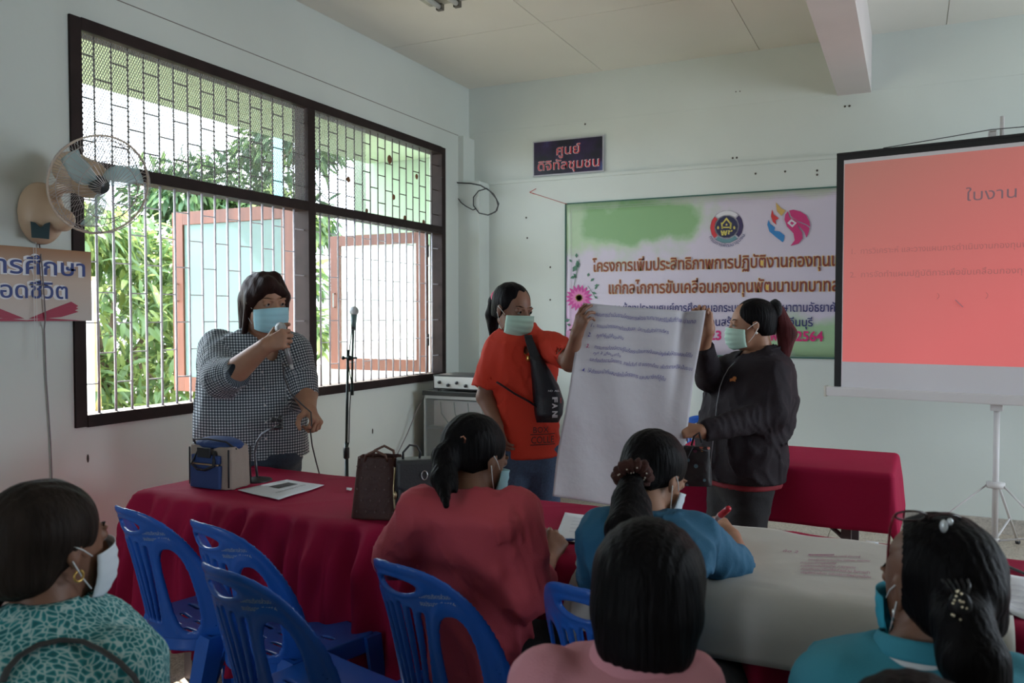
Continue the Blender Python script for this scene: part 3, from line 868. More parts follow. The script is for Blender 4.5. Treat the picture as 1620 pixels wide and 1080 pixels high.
DENIM = mat('blue_denim', (0.060, 0.105, 0.19), 0.85, var=0.2, vscale=120, bump=0.25, bscale=350)
DENIM_D = mat('dark_denim', (0.03, 0.045, 0.07), 0.85, var=0.2, vscale=120, bump=0.25, bscale=350)
BLACKC = mat('black_trouser_cloth', (0.012, 0.012, 0.014), 0.85, bump=0.2, bscale=200)

def uvmat(name, build):
    m = bpy.data.materials.new(name); m.use_nodes = True; build(m.node_tree.nodes, m.node_tree.links, m.node_tree.nodes['Principled BSDF']); return m
def gingham(n, l, b):
    b.inputs['Roughness'].default_value = 0.85
    uv = n.new('ShaderNodeUVMap'); sp_ = n.new('ShaderNodeSeparateXYZ'); l.new(uv.outputs[0], sp_.inputs[0])
    outs = []
    for i, fr in ((0, 82.0), (1, 76.0)):
        a = n.new('ShaderNodeMath'); a.operation = 'MULTIPLY'; a.inputs[1].default_value = fr; l.new(sp_.outputs[i], a.inputs[0])
        f = n.new('ShaderNodeMath'); f.operation = 'FRACT'; l.new(a.outputs[0], f.inputs[0])
        g = n.new('ShaderNodeMath'); g.operation = 'GREATER_THAN'; g.inputs[1].default_value = 0.48; l.new(f.outputs[0], g.inputs[0]); outs.append(g)
    s = n.new('ShaderNodeMath'); s.operation = 'ADD'; l.new(outs[0].outputs[0], s.inputs[0]); l.new(outs[1].outputs[0], s.inputs[1])
    h = n.new('ShaderNodeMath'); h.operation = 'MULTIPLY'; h.inputs[1].default_value = 0.5; l.new(s.outputs[0], h.inputs[0])
    r = n.new('ShaderNodeValToRGB'); r.color_ramp.interpolation = 'CONSTANT'; e = r.color_ramp.elements
    e[0].position = 0; e[0].color = (0.58, 0.62, 0.64, 1); e[1].position = 0.25; e[1].color = (0.13, 0.16, 0.19, 1)
    x = e.new(0.75); x.color = (0.018, 0.024, 0.034, 1)
    l.new(h.outputs[0], r.inputs[0]); l.new(r.outputs[0], b.inputs['Base Color'])
GING = uvmat('blue_grey_gingham', gingham)

# ---- 1 woman in the checked shirt, speaking into a microphone
def p_check():
    t = 4.0; yaw = YAW + R(22)
    root = person('standing woman in a blue-grey checked shirt and light blue mask, speaking into a microphone', atz(405, 1000, 0) * 0 + A([at(405, 700, t)[0], at(405, 700, t)[1], 0]))
    tf, SS = mk_torso([(512, 394, 440, t), (522, 380, 446, t), (534, 352, 458, t), (550, 334, 472, t), (575, 324, 478, t), (620, 318, 476, t, .72), (660, 314, 479, t, .78), (700, 316, 480, t, .72), (722, 320, 481, t, .70)], yaw, .62)
    s0, s1, s2 = at(346, 552, t - .02), at(350, 598, t - .24), at(376, 588, t - .33)
    q0, q1, q2 = at(462, 556, t), at(478, 600, t - .02), at(483, 628, t - .06)
    slv = [(sleeve([s0, s1, s2], [.098, .086, .070], hole=False), [s0, s1, s2]), (sleeve([q0, q1, q2], [.092, .078, .067]), [q0, q1, q2])]
    hd = mkhead(419, 479, 3.94, 27, -10, 3, 1.17); nk = at(414, 534, 4.0)
    cut = su(.01, rc(nk + A([0, 0, -.02]), hd.c + A([0, 0, -.06]), .068, .085), rc(nk + face_dir(nk, 22) * .12 + A([0, 0, -.075]), nk + A([0, 0, .03]), .034, .072))
    cx_, sx_ = math.cos(yaw), math.sin(yaw)
    def uvf(V):
        u = V[:, 0] * cx_ + V[:, 1] * sx_; v = V[:, 2].copy(); dt = tf(V); best = dt + .004
        for pts in ([s0, s1], [s1, s2], [q0, q1], [q1, q2]):
            a, b_ = pts; d = sleeve([a, b_], [.087, .08], cut=False)(V); ax = nrm(b_ - a); e1 = nrm(np.cross(ax, CF)); e2 = np.cross(ax, e1)
            rel = V - a; an = np.arctan2(rel @ e1, -(rel @ e2)); m_ = d < best
            u = np.where(m_, an * .087, u); v = np.where(m_, rel @ ax, v); best = np.minimum(best, d)
        return np.stack([u + .004 * noise3(V, 20, 3), v + .004 * noise3(V, 20, 4)], 1)
    garment(root, 'checked_shirt', GING, tf, SS, slv, .03, .008, .0045, 15, 2, cut, uvf=uvf)
    for q in (-1, 1):                       # collar leaves
        r = A([math.cos(yaw), math.sin(yaw), 0]); f = A([math.sin(yaw), -math.cos(yaw), 0])
        def fn(u, v, q=q):
            a = R(18 + 145 * u); rad = .080 + .030 * v
            return nk + r * q * math.sin(a) * rad * 1.05 + f * math.cos(a) * rad * .95 + A([0, 0, .038 - .028 * v - .052 * (1 - u) ** 1.5 - .01 * v * (1 - u)])
        b = MB().grid(fn, 14, 4); V, Fc = shell(np.concatenate(b.v), b.f, 14, 4, .003)
        mesh('collar', V, Fc, GING, root, uv=np.stack([V[:, 0] + V[:, 1], V[:, 2]], 1))
    for i, yy in enumerate((565, 592, 619, 646, 673, 700)):
        P = at(434 + i * .8, yy, t - .28)
        c = A([SS[0, 1], SS[0, 2], P[2]])
        # push the button out to the shirt front
        d = nrm(A([P[0], P[1], 0]) - A([c[0], c[1], 0])); lo_, hi_ = 0, .5
        for _ in range(24):
            mm = (lo_ + hi_) / 2
            if tf((c + d * mm)[None])[0] < 0: lo_ = mm
            else: hi_ = mm
        MB().lathe([(.0001, .003), (.005, .003), (.006, 0)], c + d * lo_, d, 10).build('button', mat('pearl_button', (.5, .5, .5), .3), root, smooth=True)
    D = CR * .88 + CU * .34 - CF * .15; N = -CF * .95 - CR * .2 + CU * .15
    wr = at(420, 547, 3.62)
    hr = hand_sdf(wr, D, N, -1, ((62, 72, 40), (66, 74, 42), (70, 76, 44), (74, 76, 44)), ((.5, .75, -.5), (.75, .35, -.6), (.9, -.1, -.4)), 1.08)
    D2 = CR * .45 - CU * .45 - CF * .5; N2 = CR * .7 + CU * .55 - CF * .2; wl = at(489, 648, 3.80)
    hl = hand_sdf(wl, D2, N2, 1, ((55, 70, 40),) * 4, ((.5, .7, -.5), (.8, .3, -.5), (.95, -.1, -.3)), 1.04)
    arms = [dict(pts=[s1, at(362, 596, t - .29), wr], rad=[.070, .064, .035], hand=hr), dict(pts=[q1, at(484, 624, t - .06), wl], rad=[.062, .054, .032], hand=hl)]
    b = body(root, SKIN, hd, nk, inner(SS, yaw), arms)
    hd.eyes(b); hd.mask(MASKB, root)
    s = hd.s
    f = hd.cap(front=.060, side=.02, ear_cut=False, low=-.05)
    P = hd.p
    locks = su(.02, rc(P(-.030, .02, .105), P(-.080, .02, .02), .03, .022), rc(P(-.080, .01, .03), P(-.092, -.015, -.135), .026, .020), rc(P(.02, .02, .105), P(.078, .035, .02), .03, .02), rc(P(.080, .02, .03), P(.080, -.01, -.125), .018, .014),
               rc(P(-.06, -.06, .0), P(-.085, -.05, -.14), .035, .028), rc(P(.05, -.07, .0), P(.06, -.055, -.14), .035, .025), rc(P(0, -.08, .0), P(0, -.06, -.13), .04, .03))
    fringe = rc(P(.02, .066, .090), P(-.052, .075, .046), .028, .014)
    fr2 = rc(P(.02, .066, .090), P(.062, .062, .045), .026, .013)
    g = strands(su(.034, f, locks, fringe, fr2), .0018, 70, hd)
    grow('hair', g, [P(-.1, -.12, -.16), P(.1, .1, .13)], HAIR_B, root, .0045, .04)
    # jeans
    c = at(400, 712, t); r = A([math.cos(yaw), math.sin(yaw), 0]); f_ = nrm(-CF * A([1, 1, 0]))
    legs_standing(root, c - r * .11, c + r * .11, A([*(c - r * .12)[:2], .09]), A([*(c + r * .12)[:2], .09]), [.125, .095, .075], DENIM_D, f_, top=ell(c + A([0, 0, -.03]), np.stack([r, f_, A([0, 0, 1.])]), (.215, .150, .10)))
    return hr, wr, D, N, wl
CH = p_check()

# ---- 2 woman in the red T-shirt holding the left edge of the paper
RED = mat('orange_red_cotton', (0.62, 0.042, 0.018), 0.85, bump=0.15, bscale=260)
def p_red():
    t = 3.75; yaw = YAW + R(18)
    b0 = at(828, 700, t)
    root = person('standing woman in orange-red T-shirt and jeans, holding the left edge of the sheet', (b0[0], b0[1], 0))
    tf, SS = mk_torso([(512, 800, 846, t), (522, 792, 858, t), (532, 782, 872, t), (548, 778, 880, t), (575, 780, 882, t), (620, 785, 877, t), (655, 781, 881, t), (695, 777, 885, t), (724, 778, 888, t)], yaw, .62)
    s0, s1 = at(792, 548, t), at(768, 616, t - .02)
    q0, q1 = at(866, 545, t - .04), at(903, 566, t - .20)
    slv = [(sleeve([s0, s1], [.068, .066]), [s0, s1]), (sleeve([q0, q1], [.068, .062]), [q0, q1])]
    hd = mkhead(811, 490, 3.74, 40, -14, -2, .98); nk = at(822, 530, 3.76)
    fv = face_dir(nk, 18)
    cut = su(.02, rc(nk + A([0, 0, -.01]), hd.c + A([0, 0, -.06]), .056, .06), rc(nk + A([0, 0, .02]), nk + fv * .11 + A([0, 0, -.075]), .058, .012))
    garment(root, 't_shirt', RED, tf, SS, slv, .03, .008, .005, 14, 5, cut)
    wr = at(912, 530, 3.42)
    hr = hand_sdf(wr, CU * .92 + CR * .30 - CF * .1, -CR * .75 - CF * .65, -1, ((12, 25, 15), (18, 30, 15), (30, 40, 20), (42, 45, 25)), ((.7, .45, -.65), (.95, .2, -.25), (1, .0, -.2)), .90)
    wl = at(786, 672, 3.62)
    hl = hand_sdf(wl, -CU + CR * .3, -CR * .8 - CF * .5, 1, ((20, 30, 20),) * 4, s=.9)
    arms = [dict(pts=[s0 * .3 + s1 * .7, at(768, 628, t - .02), wl], rad=[.045, .041, .026], hand=hl), dict(pts=[q0 * .3 + q1 * .7, at(902, 573, 3.50), wr], rad=[.045, .040, .024], hand=hr)]
    b = body(root, SKIN_D, hd, nk, inner(SS, yaw), arms)
    hd.eyes(b); hd.mask(MASKG, root); P = hd.p
    f = hd.cap(front=.056, side=.0, low=-.05)
    tail = su(.012, rc(P(0, -.10, .04), P(0, -.135, .01), .026, .030), chain([P(0, -.135, .01), P(-.01, -.145, -.06), P(-.01, -.115, -.17)], [.030, .036, .014], .01))
    grow('hair', strands(su(.012, f, tail), .0018, 60, hd), [P(-.1, -.17, -.18), P(.1, .1, .13)], HAIR, root, .0045, .04)
    MB().lathe([(.024, -.012), (.036, -.008), (.038, 0), (.036, .008), (.024, .012)], P(0, -.118, .028), P(0, -.135, .01) - P(0, -.10, .04), 16).build('hair_tie', mat('pink_hair_tie', (.75, .10, .22), .7), root, smooth=True)
    # necklace with a small pendant
    pend = nk + fv * .118 + A([0, 0, -.10])
    rr = A([math.cos(yaw), math.sin(yaw), 0])
    MB().tube([nk - rr * .055 + A([0, 0, .02]), nk - rr * .03 + fv * .075 + A([0, 0, -.04]), pend, nk + rr * .03 + fv * .075 + A([0, 0, -.04]), nk + rr * .055 + A([0, 0, .02])], .0015, 5).sphere(pend, (.010, .006, .014), 8, 6).build('necklace', GOLD, root, smooth=True)
    c = at(829, 712, t)
    legs_standing(root, c - rr * .085, c + rr * .085, A([*(c - rr * .10)[:2], .09]), A([*(c + rr * .09 - CF * .03)[:2], .09]), [.088, .074, .060], DENIM, fv, top=ell(c + A([0, 0, -.04]), np.stack([rr, fv, A([0, 0, 1.])]), (.120, .085, .06)))
    # black print on the shirt front: block lettering beside the bag
    def onshirt(x, y, cx0=852, cy0=690):
        p = at(cx0 + x, cy0 - y, t); cc = A([SS[1, 1], SS[1, 2], p[2]]); o = p - CF * .5; lo_, hi_ = 0., .6
        for _ in range(18):
            mm = (lo_ + hi_) / 2
            if tf((o + CF * mm)[None])[0] > .004: lo_ = mm
            else: hi_ = mm
        return o + CF * lo_ - CF * .004
    INK = mat('black_shirt_print', (.02, .012, .012), .8)
    write('COLLE', lambda x, y: onshirt(x, y, 839, 697), 15, INK, root, width=36, bold=.02, name='shirt_print')
    write('BOX', lambda x, y: onshirt(x, y, 842, 681), 13, INK, root, width=24, bold=.02, name='shirt_print')
    write('OT', lambda x, y: onshirt(x, y, 841, 596), 14, INK, root, width=16, bold=.03, name='shirt_print')
    fr = MB()
    for (x0, y0, x1, y1) in ((-1, -3, 38, -1.6), (-1, 13, 38, 14.2)):
        fr.grid(lambda u, v: onshirt(x0 + (x1 - x0) * u, y0 + (y1 - y0) * v, 839, 697), 10, 1)
    for (a, bb, ra) in ((2, 14, 8), (2, 2, 8)):
        n0 = 14; V = [onshirt(a, bb, 845, 590)] + [onshirt(a + ra * math.cos(2 * PI * i / n0), bb + ra * math.sin(2 * PI * i / n0), 845, 590) for i in range(n0)]
        fr.add(V, [(0, i + 1, (i + 1) % n0 + 1) for i in range(n0)])
    fr.build('shirt_print', INK, root, kind='stuff')
    return root, tf, SS, hr
RD = p_red()

# ---- 3 woman in the dark jacket holding the right edge
JKT = mat('dark_plum_jacket_cloth', (0.020, 0.015, 0.019), 0.75, bump=0.2, bscale=240, spec=.2)
def p_jacket():
    t = 3.82; yaw = YAW - R(62)
    b0 = at(1175, 700, t)
    root = person('standing woman in dark plum jacket and black trousers, holding the right edge of the sheet', (b0[0], b0[1], 0))
    tf, SS = mk_torso([(545, 1190, 1222, t), (556, 1172, 1232, t), (572, 1150, 1244, t), (595, 1136, 1250, t), (625, 1124, 1250, t), (655, 1118, 1246, t), (690, 1112, 1238, t), (730, 1110, 1233, t), (758, 1114, 1232, t)], yaw, .80)
    s0, s1, s2 = at(1218, 592, t - .12), at(1222, 655, t - .20), at(1112, 682, 3.50)
    q0, q1, q2 = at(1160, 582, t + .1), at(1122, 596, t - .02), at(1113, 548, 3.68)
    slv = [(sleeve([s0, s1, s2], [.078, .070, .043]), [s0, s1, s2]), (sleeve([q0, q1, q2], [.070, .060, .042]), [q0, q1, q2])]
    hd = mkhead(1189, 514, 3.80, -78, -6, 0, .98); nk = at(1204, 556, 3.82)
    fv = face_dir(nk, -62)
    cut = su(.02, rc(nk + A([0, 0, .0]), hd.c + A([0, 0, -.06]), .058, .065), rc(nk + A([0, 0, .03]), nk + fv * .12 + A([0, 0, -.06]), .055, .018))
    garment(root, 'jacket', JKT, tf, SS, slv, .03, .008, .006, 13, 9, cut)
    # standing collar
    rr = np.cross(fv, [0, 0, 1.])
    def fn(u, v):
        a = R(-140 + 280 * u); return nk - fv * math.cos(a) * .078 + rr * math.sin(a) * .076 + A([0, 0, -.03 + .058 * v - .05 * abs(2 * u - 1) ** 3]) + (-fv * math.cos(a) + rr * math.sin(a)) * .008 * v
    b = MB().grid(fn, 22, 4); V, Fc = shell(np.concatenate(b.v), b.f, 22, 4, .004); mesh('collar', V, Fc, JKT, root)
    wl = at(1108, 682, 3.49)
    hl = hand_sdf(wl, -CR + CU * .05, -CF * .75 + CU * .5, 1, ((58, 70, 40), (60, 72, 40), (62, 72, 40), (64, 70, 40)), ((.8, .45, -.4), (.95, .1, -.3), (1, -.1, -.2)), .88)
    wr = at(1121, 521, 3.60)
    hr = hand_sdf(wr, CU * .95 - CR * .25, CF * .8 + CR * .5, 1, ((22, 85, 50), (20, 88, 50), (20, 88, 50), (24, 85, 50)), ((.8, .3, -.6), (.95, .0, -.3), (1, -.1, -.2)), .86)
    arms = [dict(pts=[s1, s2, wl], rad=[.045, .030, .026], hand=hl), dict(pts=[q1, q2, wr], rad=[.045, .030, .025], hand=hr)]
    bd = body(root, SKIN, hd, nk, inner(SS, yaw), arms)
    hd.eyes(bd); hd.mask(MASKG, root); P = hd.p
    f = hd.cap(front=.060, side=.01, low=-.055)
    grow('hair', strands(f, .0016, 60, hd), [P(-.1, -.13, -.1), P(.1, .1, .13)], HAIR, root, .0045, .04)
    a0, a1, a2 = at(1232, 492, 3.80), at(1245, 528, 3.80), at(1238, 588, 3.79)
    tail = su(.012, rc(P(0, -.10, .055), a0, .024, .022), chain([a0, a1, a2], [.026, .044, .010], .01))
    grow('ponytail', strands(tail, .0026, 60, hd), [a0, a1, a2, P(0, -.1, .05)], HAIR_R, root, .0045, .06, label='reddish brown ponytail')
    MB().lathe([(.022, -.018), (.042, -.012), (.048, 0), (.042, .012), (.022, .018)], at(1226, 489, 3.80), a0 - P(0, -.1, .055), 18).sphere(at(1232, 486, 3.745), .006, 8, 6).build('scrunchie', mat('black_scrunchie', (.012, .012, .014), .8, bump=.4, bscale=60), root, smooth=True)
    MB().sphere(hd.p(-.0795, -.002, -.036), .006, 8, 6).build('earring', mat('pearl', (.8, .8, .75), .2), root, smooth=True)
    # zip line, chest logo, red T-shirt hem under the jacket
    def front(px, py, off=.003):
        o = at(px, py, t - .5); lo_, hi_ = 0., .7; d = nrm(ray(px, py))
        for _ in range(18):
            mm = (lo_ + hi_) / 2
            if su(.03, tf, slv[1][0])((o + d * mm)[None])[0] > off + .006: lo_ = mm
            else: hi_ = mm
        return o + d * lo_
    zp = [front(x, y) for x, y in ((1163, 572), (1153, 582), (1145, 596), (1139, 612), (1134, 640), (1130, 680), (1126, 720), (1124, 750))]
    MB().tube(zp, .0022, 5).build('zip', mat('grey_zip', (.25, .25, .27), .4, .5), root, smooth=True)
    lg = MB()
    for cx0, cy0, w_, h_ in ((1159, 600, 4.5, 2.2), (1162, 597, 3, 2)): lg.grid(lambda u, v: front(cx0 - w_ + 2 * w_ * u, cy0 - h_ + 2 * h_ * v + 2.5 * abs(u - .5)), 6, 3)
    lg.build('chest_logo', mat('gold_red_embroidery', (.55, .20, .06), .6), root)
    c = at(1172, 752, t); r2 = A([math.cos(yaw), math.sin(yaw), 0])
    ax = np.stack([r2, fv, A([0, 0, 1.])])
    z0 = SS[0, 0]
    hem, hs = torso_sdf([(z0 - .022, SS[0, 1], SS[0, 2], SS[0, 3] * .93, SS[0, 4] * .93), (z0 + .05, SS[0, 1], SS[0, 2], SS[0, 3] * .9, SS[0, 4] * .9)], yaw)
    lo, hi = core((hem, hs)); grow('red_hem', hem, [lo + .05, hi - .05], mat('dark_red_cotton', (.22, .01, .02), .8), root, .012, .06, label='dark red T-shirt hem below the jacket')
    legs_standing(root, c - r2 * .075 + A([0, 0, 0]), c + r2 * .075, A([*(c - r2 * .075)[:2], .09]), A([*(c + r2 * .075 + fv * .05)[:2], .09]), [.105, .085, .070], BLACKC, fv, top=ell(c + A([0, 0, -.03]), ax, (.14, .13, .08)))
p_jacket()

# ---- seated people
def seated(label, rows, yaw, ratio, hd, nk, gname, gm, skin, slv_pts, arm_pts, hands=(None, None), bottom=.44, group='women seated at the tables', trm=BLACKC, ws=14, amp=.0045, seed=1, h=.008, cutn=.056, legs=True, reach=.40, hd_h=.0045):
    S = sections(rows, yaw, ratio); base = S[-1]
    root = person(label, (base[1], base[2], 0), group)
    tf, SS = mk_torso(rows, yaw, ratio, bottom)
    slv = [(sleeve([A(p) for p in pts], rad), pts) for pts, rad in slv_pts]
    cut = rc(A(nk) + A([0, 0, -.012]), hd.c + A([0, 0, -.07]), cutn, cutn + .008)
    garment(root, gname, gm, tf, SS, slv, .03, h, amp, ws, seed, cut)
    arms = []
    for (pts, rad), hn in zip(arm_pts, hands):
        d = dict(pts=[A(p) for p in pts], rad=rad)
        if hn: d['hand'] = hn
        arms.append(d)
    b = body(root, skin, hd, nk, inner(SS, yaw), arms, hd_h)
    hd.eyes(b)
    if legs:
        lowest = min(SS.tolist()); legs_seated(root, (lowest[1], lowest[2], .52), yaw, trm, reach=reach)
    return root, b, tf, SS
# coral blouse
CORAL = mat('coral_blouse_cloth', (0.50, 0.065, 0.090), 0.8, bump=0.15, bscale=220)
def p_coral():
    yaw = R(-12)
    hd = mkhead(752, 724, 2.30, 132, -22, 0, .97); nk = at(742, 782, 2.24)
    rows = [(768, 716, 770, 2.22), (778, 690, 792, 2.22), (790, 666, 812, 2.21), (810, 652, 828, 2.20), (850, 648, 836, 2.24), (900, 652, 836, 2.26), (960, 662, 834, 2.27), (1020, 672, 836, 2.26), (1080, 678, 838, 2.25)]
    sR, eR, cR_ = at(818, 812, 2.20), at(838, 935, 2.16), at(852, 912, 2.28)
    sL, eL, cL = at(668, 812, 2.22), at(628, 880, 2.28), at(662, 893, 2.50)
    wR = at(868, 884, 2.40); wL = at(700, 872, 2.62)
    hR = hand_sdf(wR, CR * .35 + CU * .62 + CF * .55, CU * .55 - CF * .75 + CR * .2, -1, ((45, 60, 35), (50, 65, 35), (55, 65, 35), (60, 65, 35)), ((.75, .5, -.4), (.9, .1, -.5), (.95, -.2, -.3)), .90)
    hL = hand_sdf(wL, CF * .8 + CR * .5, CU, 1, s=.9)
    root, b, tf, SS = seated('seated woman in a coral blouse with a short black ponytail, writing with a blue pen', rows, yaw, .56, hd, nk, 'blouse', CORAL, SKIN_D,
        [([sR, eR, cR_], [.072, .060, .050]), ([sL, eL, cL], [.074, .062, .048])], [([eR, wR], [.042, .026]), ([eL, wL], [.040, .026])], (hR, hL), seed=21, reach=.38, ws=17, amp=.0052)
    hd.mask(MASKB, root); P = hd.p
    f = hd.cap(front=.058, side=.0, low=-.05)
    a0, a1, a2, a3 = at(722, 700, 2.24), at(706, 722, 2.22), at(700, 756, 2.17), at(706, 800, 2.09)
    g = su(.016, f, rc(P(0, -.09, .03), a0, .035, .028), chain([a0, a1, a2, a3], [.028, .036, .030, .007], .012), chain([a1, at(716, 765, 2.16), at(722, 778, 2.14)], [.02, .014, .004], .008))
    grow('hair', strands(g, .002, 60, hd), [P(-.1, -.13, -.1), P(.1, .1, .13), a1, a3], HAIR, root, .0045, .05)
    MB().tube([at(729, 692, 2.185), at(733, 690, 2.18), at(736, 694, 2.185), at(735, 700, 2.19)], .0022, 6).build('hair_clip', mat('copper_clip', (.45, .2, .12), .3, .8), root, smooth=True)
    return root, wR, hR
CO = p_coral()
# teal blouse
TEAL = mat('teal_blouse_cloth', (0.018, 0.115, 0.215), 0.8, bump=0.15, bscale=220)
def p_teal():
    yaw = R(-8)
    hd = mkhead(1034, 752, 2.24, 140, -30, 4, .97); nk = at(1022, 822, 2.16)
    rows = [(806, 990, 1058, 2.14), (814, 968, 1085, 2.13), (826, 950, 1112, 2.12), (845, 944, 1125, 2.10), (880, 940, 1118, 2.06), (930, 942, 1095, 2.0), (990, 945, 1085, 1.95), (1060, 945, 1085, 1.92)]
    sR, mR, eR = at(1098, 850, 2.12), at(1132, 878, 2.20), at(1166, 892, 2.27)
    sL, eL = at(958, 850, 2.10), at(948, 915, 2.26)
    wR = at(1158, 850, 2.52); wL = at(985, 880, 2.55)
    hR = hand_sdf(wR, CR * -.35 + CU * .45 + CF * .55, CU * .6 - CF * .6 + CR * .35, -1, ((45, 55, 30), (50, 60, 30), (55, 60, 35), (60, 60, 35)), ((.75, .5, -.4), (.9, .1, -.5), (.95, -.2, -.3)), .88)
    hL = hand_sdf(wL, CF * .8 + CR * .5, CU, 1, s=.88)
    root, b, tf, SS = seated('seated woman in a teal blouse with a brown scrunchie, writing with a red marker', rows, yaw, .62, hd, nk, 'blouse', TEAL, SKIN,
        [([sR, mR, eR], [.070, .058, .050]), ([sL, eL], [.074, .062])], [([mR, at(1171, 893, 2.31), wR], [.043, .038, .025]), ([eL, wL], [.040, .026])], (hR, hL), seed=31, reach=.40, ws=17, amp=.0052)
    hd.mask(MASKW, root); P = hd.p
    f = hd.cap(front=.058, side=.0, low=-.055)
    a0 = at(1000, 750, 2.14); 
    g = su(.016, f, rc(P(0, -.09, .02), a0, .034, .028), chain([a0, at(996, 790, 2.08), at(990, 840, 2.0), at(985, 880, 1.97)], [.026, .042, .050, .030], .012), rc(at(1012, 800, 2.06), at(1015, 860, 1.98), .03, .035))
    grow('hair', strands(g, .002, 70, hd), [P(-.1, -.13, -.1), P(.1, .1, .13), at(985, 880, 1.95), at(1015, 860, 1.95)], HAIR, root, .0045, .06)
    sc = a0 - CF * .01; ax = nrm(-CF * .8 - CU * .6)
    e1 = nrm(np.cross(ax, CU)); e2 = np.cross(ax, e1)
    tor = MB(); n1, n2 = 80, 10; V = []
    for i in range(n1):
        a = 2 * PI * i / n1; rr = .034 + .003 * math.sin(13 * a) + .002 * math.sin(5 * a); cc = sc + (e1 * math.cos(a) + e2 * math.sin(a)) * rr; q = .018 + .0028 * math.sin(17 * a + 1)
        for j in range(n2):
            bq = 2 * PI * j / n2; V.append(cc + ((e1 * math.cos(a) + e2 * math.sin(a)) * math.cos(bq) + ax * math.sin(bq)) * q)
    tor.add(V, [(i * n2 + j, ((i + 1) % n1) * n2 + j, ((i + 1) % n1) * n2 + (j + 1) % n2, i * n2 + (j + 1) % n2) for i in range(n1) for j in range(n2)])
    so_ = tor.build('scrunchie', mat('brown_velvet', (.050, .012, .007), .9, bump=.6, bscale=70), root, smooth=True)
    bd = MB(); r_ = random.Random(4)
    for i in range(18):
        a = r_.uniform(0, 6.28); rr = .034 + r_.uniform(-.012, .014); bd.sphere(sc + (e1 * math.cos(a) + e2 * math.sin(a)) * rr + ax * .018, .0022, 6, 4)
    bd.build('bead', mat('pearl_bead', (.7, .6, .5), .25), so_, smooth=True, kind='stuff')
    for i in range(16):      # gathered cuff
        pass
    return root, wR, hR
TE = p_teal()
# pink shirt, nearest head
PINK = mat('dusty_pink_cloth', (0.66, 0.28, 0.33), 0.8, bump=0.2, bscale=300)
def p_pink():
    yaw = R(-18)
    hd = mkhead(1028, 944, 1.40, 172, -12, 0, 1.0); nk = at(1012, 1060, 1.36)
    rows = [(1030, 968, 1062, 1.36), (1040, 925, 1082, 1.36), (1052, 882, 1092, 1.35), (1072, 856, 1102, 1.35), (1110, 846, 1110, 1.34), (1200, 850, 1110, 1.32), (1320, 855, 1110, 1.30)]
    sL, eL, wL = at(868, 1085, 1.36), at(850, 1230, 1.40), at(930, 1260, 1.6)
    sR, eR, wR = at(1085, 1090, 1.36), at(1115, 1230, 1.42), at(1080, 1260, 1.6)
    root, b, tf, SS = seated('woman in a dusty pink collared shirt seen from behind, thick black hair, nearest the middle', rows, yaw, .68, hd, nk, 'pink_shirt', PINK, SKIN_D,
        [([sL, eL, wL], [.066, .058, .045]), ([sR, eR, wR], [.066, .058, .045])], [([eL, wL], [.04, .026]), ([eR, wR], [.04, .026])], seed=41, amp=.003, group='women in the front row')
    P = hd.p
    f = su(.02, hd.cap(front=.055, side=.0, bulk=.010, ear_cut=False, low=-.13), ell(P(0, -.035, -.02), hd.ax, (.093, .088, .088)), ell(P(0, -.052, -.075), hd.ax, (.078, .062, .052)))
    grow('hair', strands(f, .0018, 80, hd), [P(-.11, -.14, -.16), P(.11, .1, .14)], HAIR, root, .0045, .04)
    # folded collar
    f_ = A([-math.sin(yaw), math.cos(yaw), 0]); r_ = A([math.cos(yaw), math.sin(yaw), 0])
    def fn(u, v):
        a = R(-150 + 300 * u); rad = .062 + .030 * v
        return nk - f_ * math.cos(a) * rad * .95 + r_ * math.sin(a) * rad * 1.1 + A([0, 0, .052 - .046 * v ** 1.4 - .035 * abs(2 * u - 1) ** 2])
    b_ = MB().grid(fn, 36, 6); V, Fc = shell(np.concatenate(b_.v), b_.f, 36, 6, .0035); mesh('collar', V, Fc, PINK, root)
p_pink()
# green print blouse, left foreground
def leafprint(n, l, b):
    b.inputs['Roughness'].default_value = .8
    tc = n.new('ShaderNodeTexCoord'); mp = n.new('ShaderNodeMapping'); mp.inputs['Scale'].default_value = (1, 1, .62); mp.inputs['Rotation'].default_value = (.5, .5, 0); l.new(tc.outputs['Object'], mp.inputs[0])
    nz = n.new('ShaderNodeTexNoise'); nz.inputs['Scale'].default_value = 12; l.new(mp.outputs[0], nz.inputs[0])
    ad = n.new('ShaderNodeMix'); ad.data_type = 'RGBA'; ad.blend_type = 'ADD'; ad.inputs[0].default_value = .05; l.new(mp.outputs[0], ad.inputs[6]); l.new(nz.outputs['Color'], ad.inputs[7])
    v = n.new('ShaderNodeTexVoronoi'); v.feature = 'DISTANCE_TO_EDGE'; v.inputs['Scale'].default_value = 78; l.new(ad.outputs[2], v.inputs[0])
    r = n.new('ShaderNodeValToRGB'); e = r.color_ramp.elements; e[0].position = .035; e[0].color = (.42, .58, .56, 1); e[1].position = .11; e[1].color = (.015, .26, .28, 1)
    x = e.new(.30); x.color = (.008, .12, .13, 1)
    l.new(v.outputs['Distance'], r.inputs[0]); l.new(r.outputs[0], b.inputs['Base Color'])
LEAFP = uvmat('teal_leaf_print', leafprint)
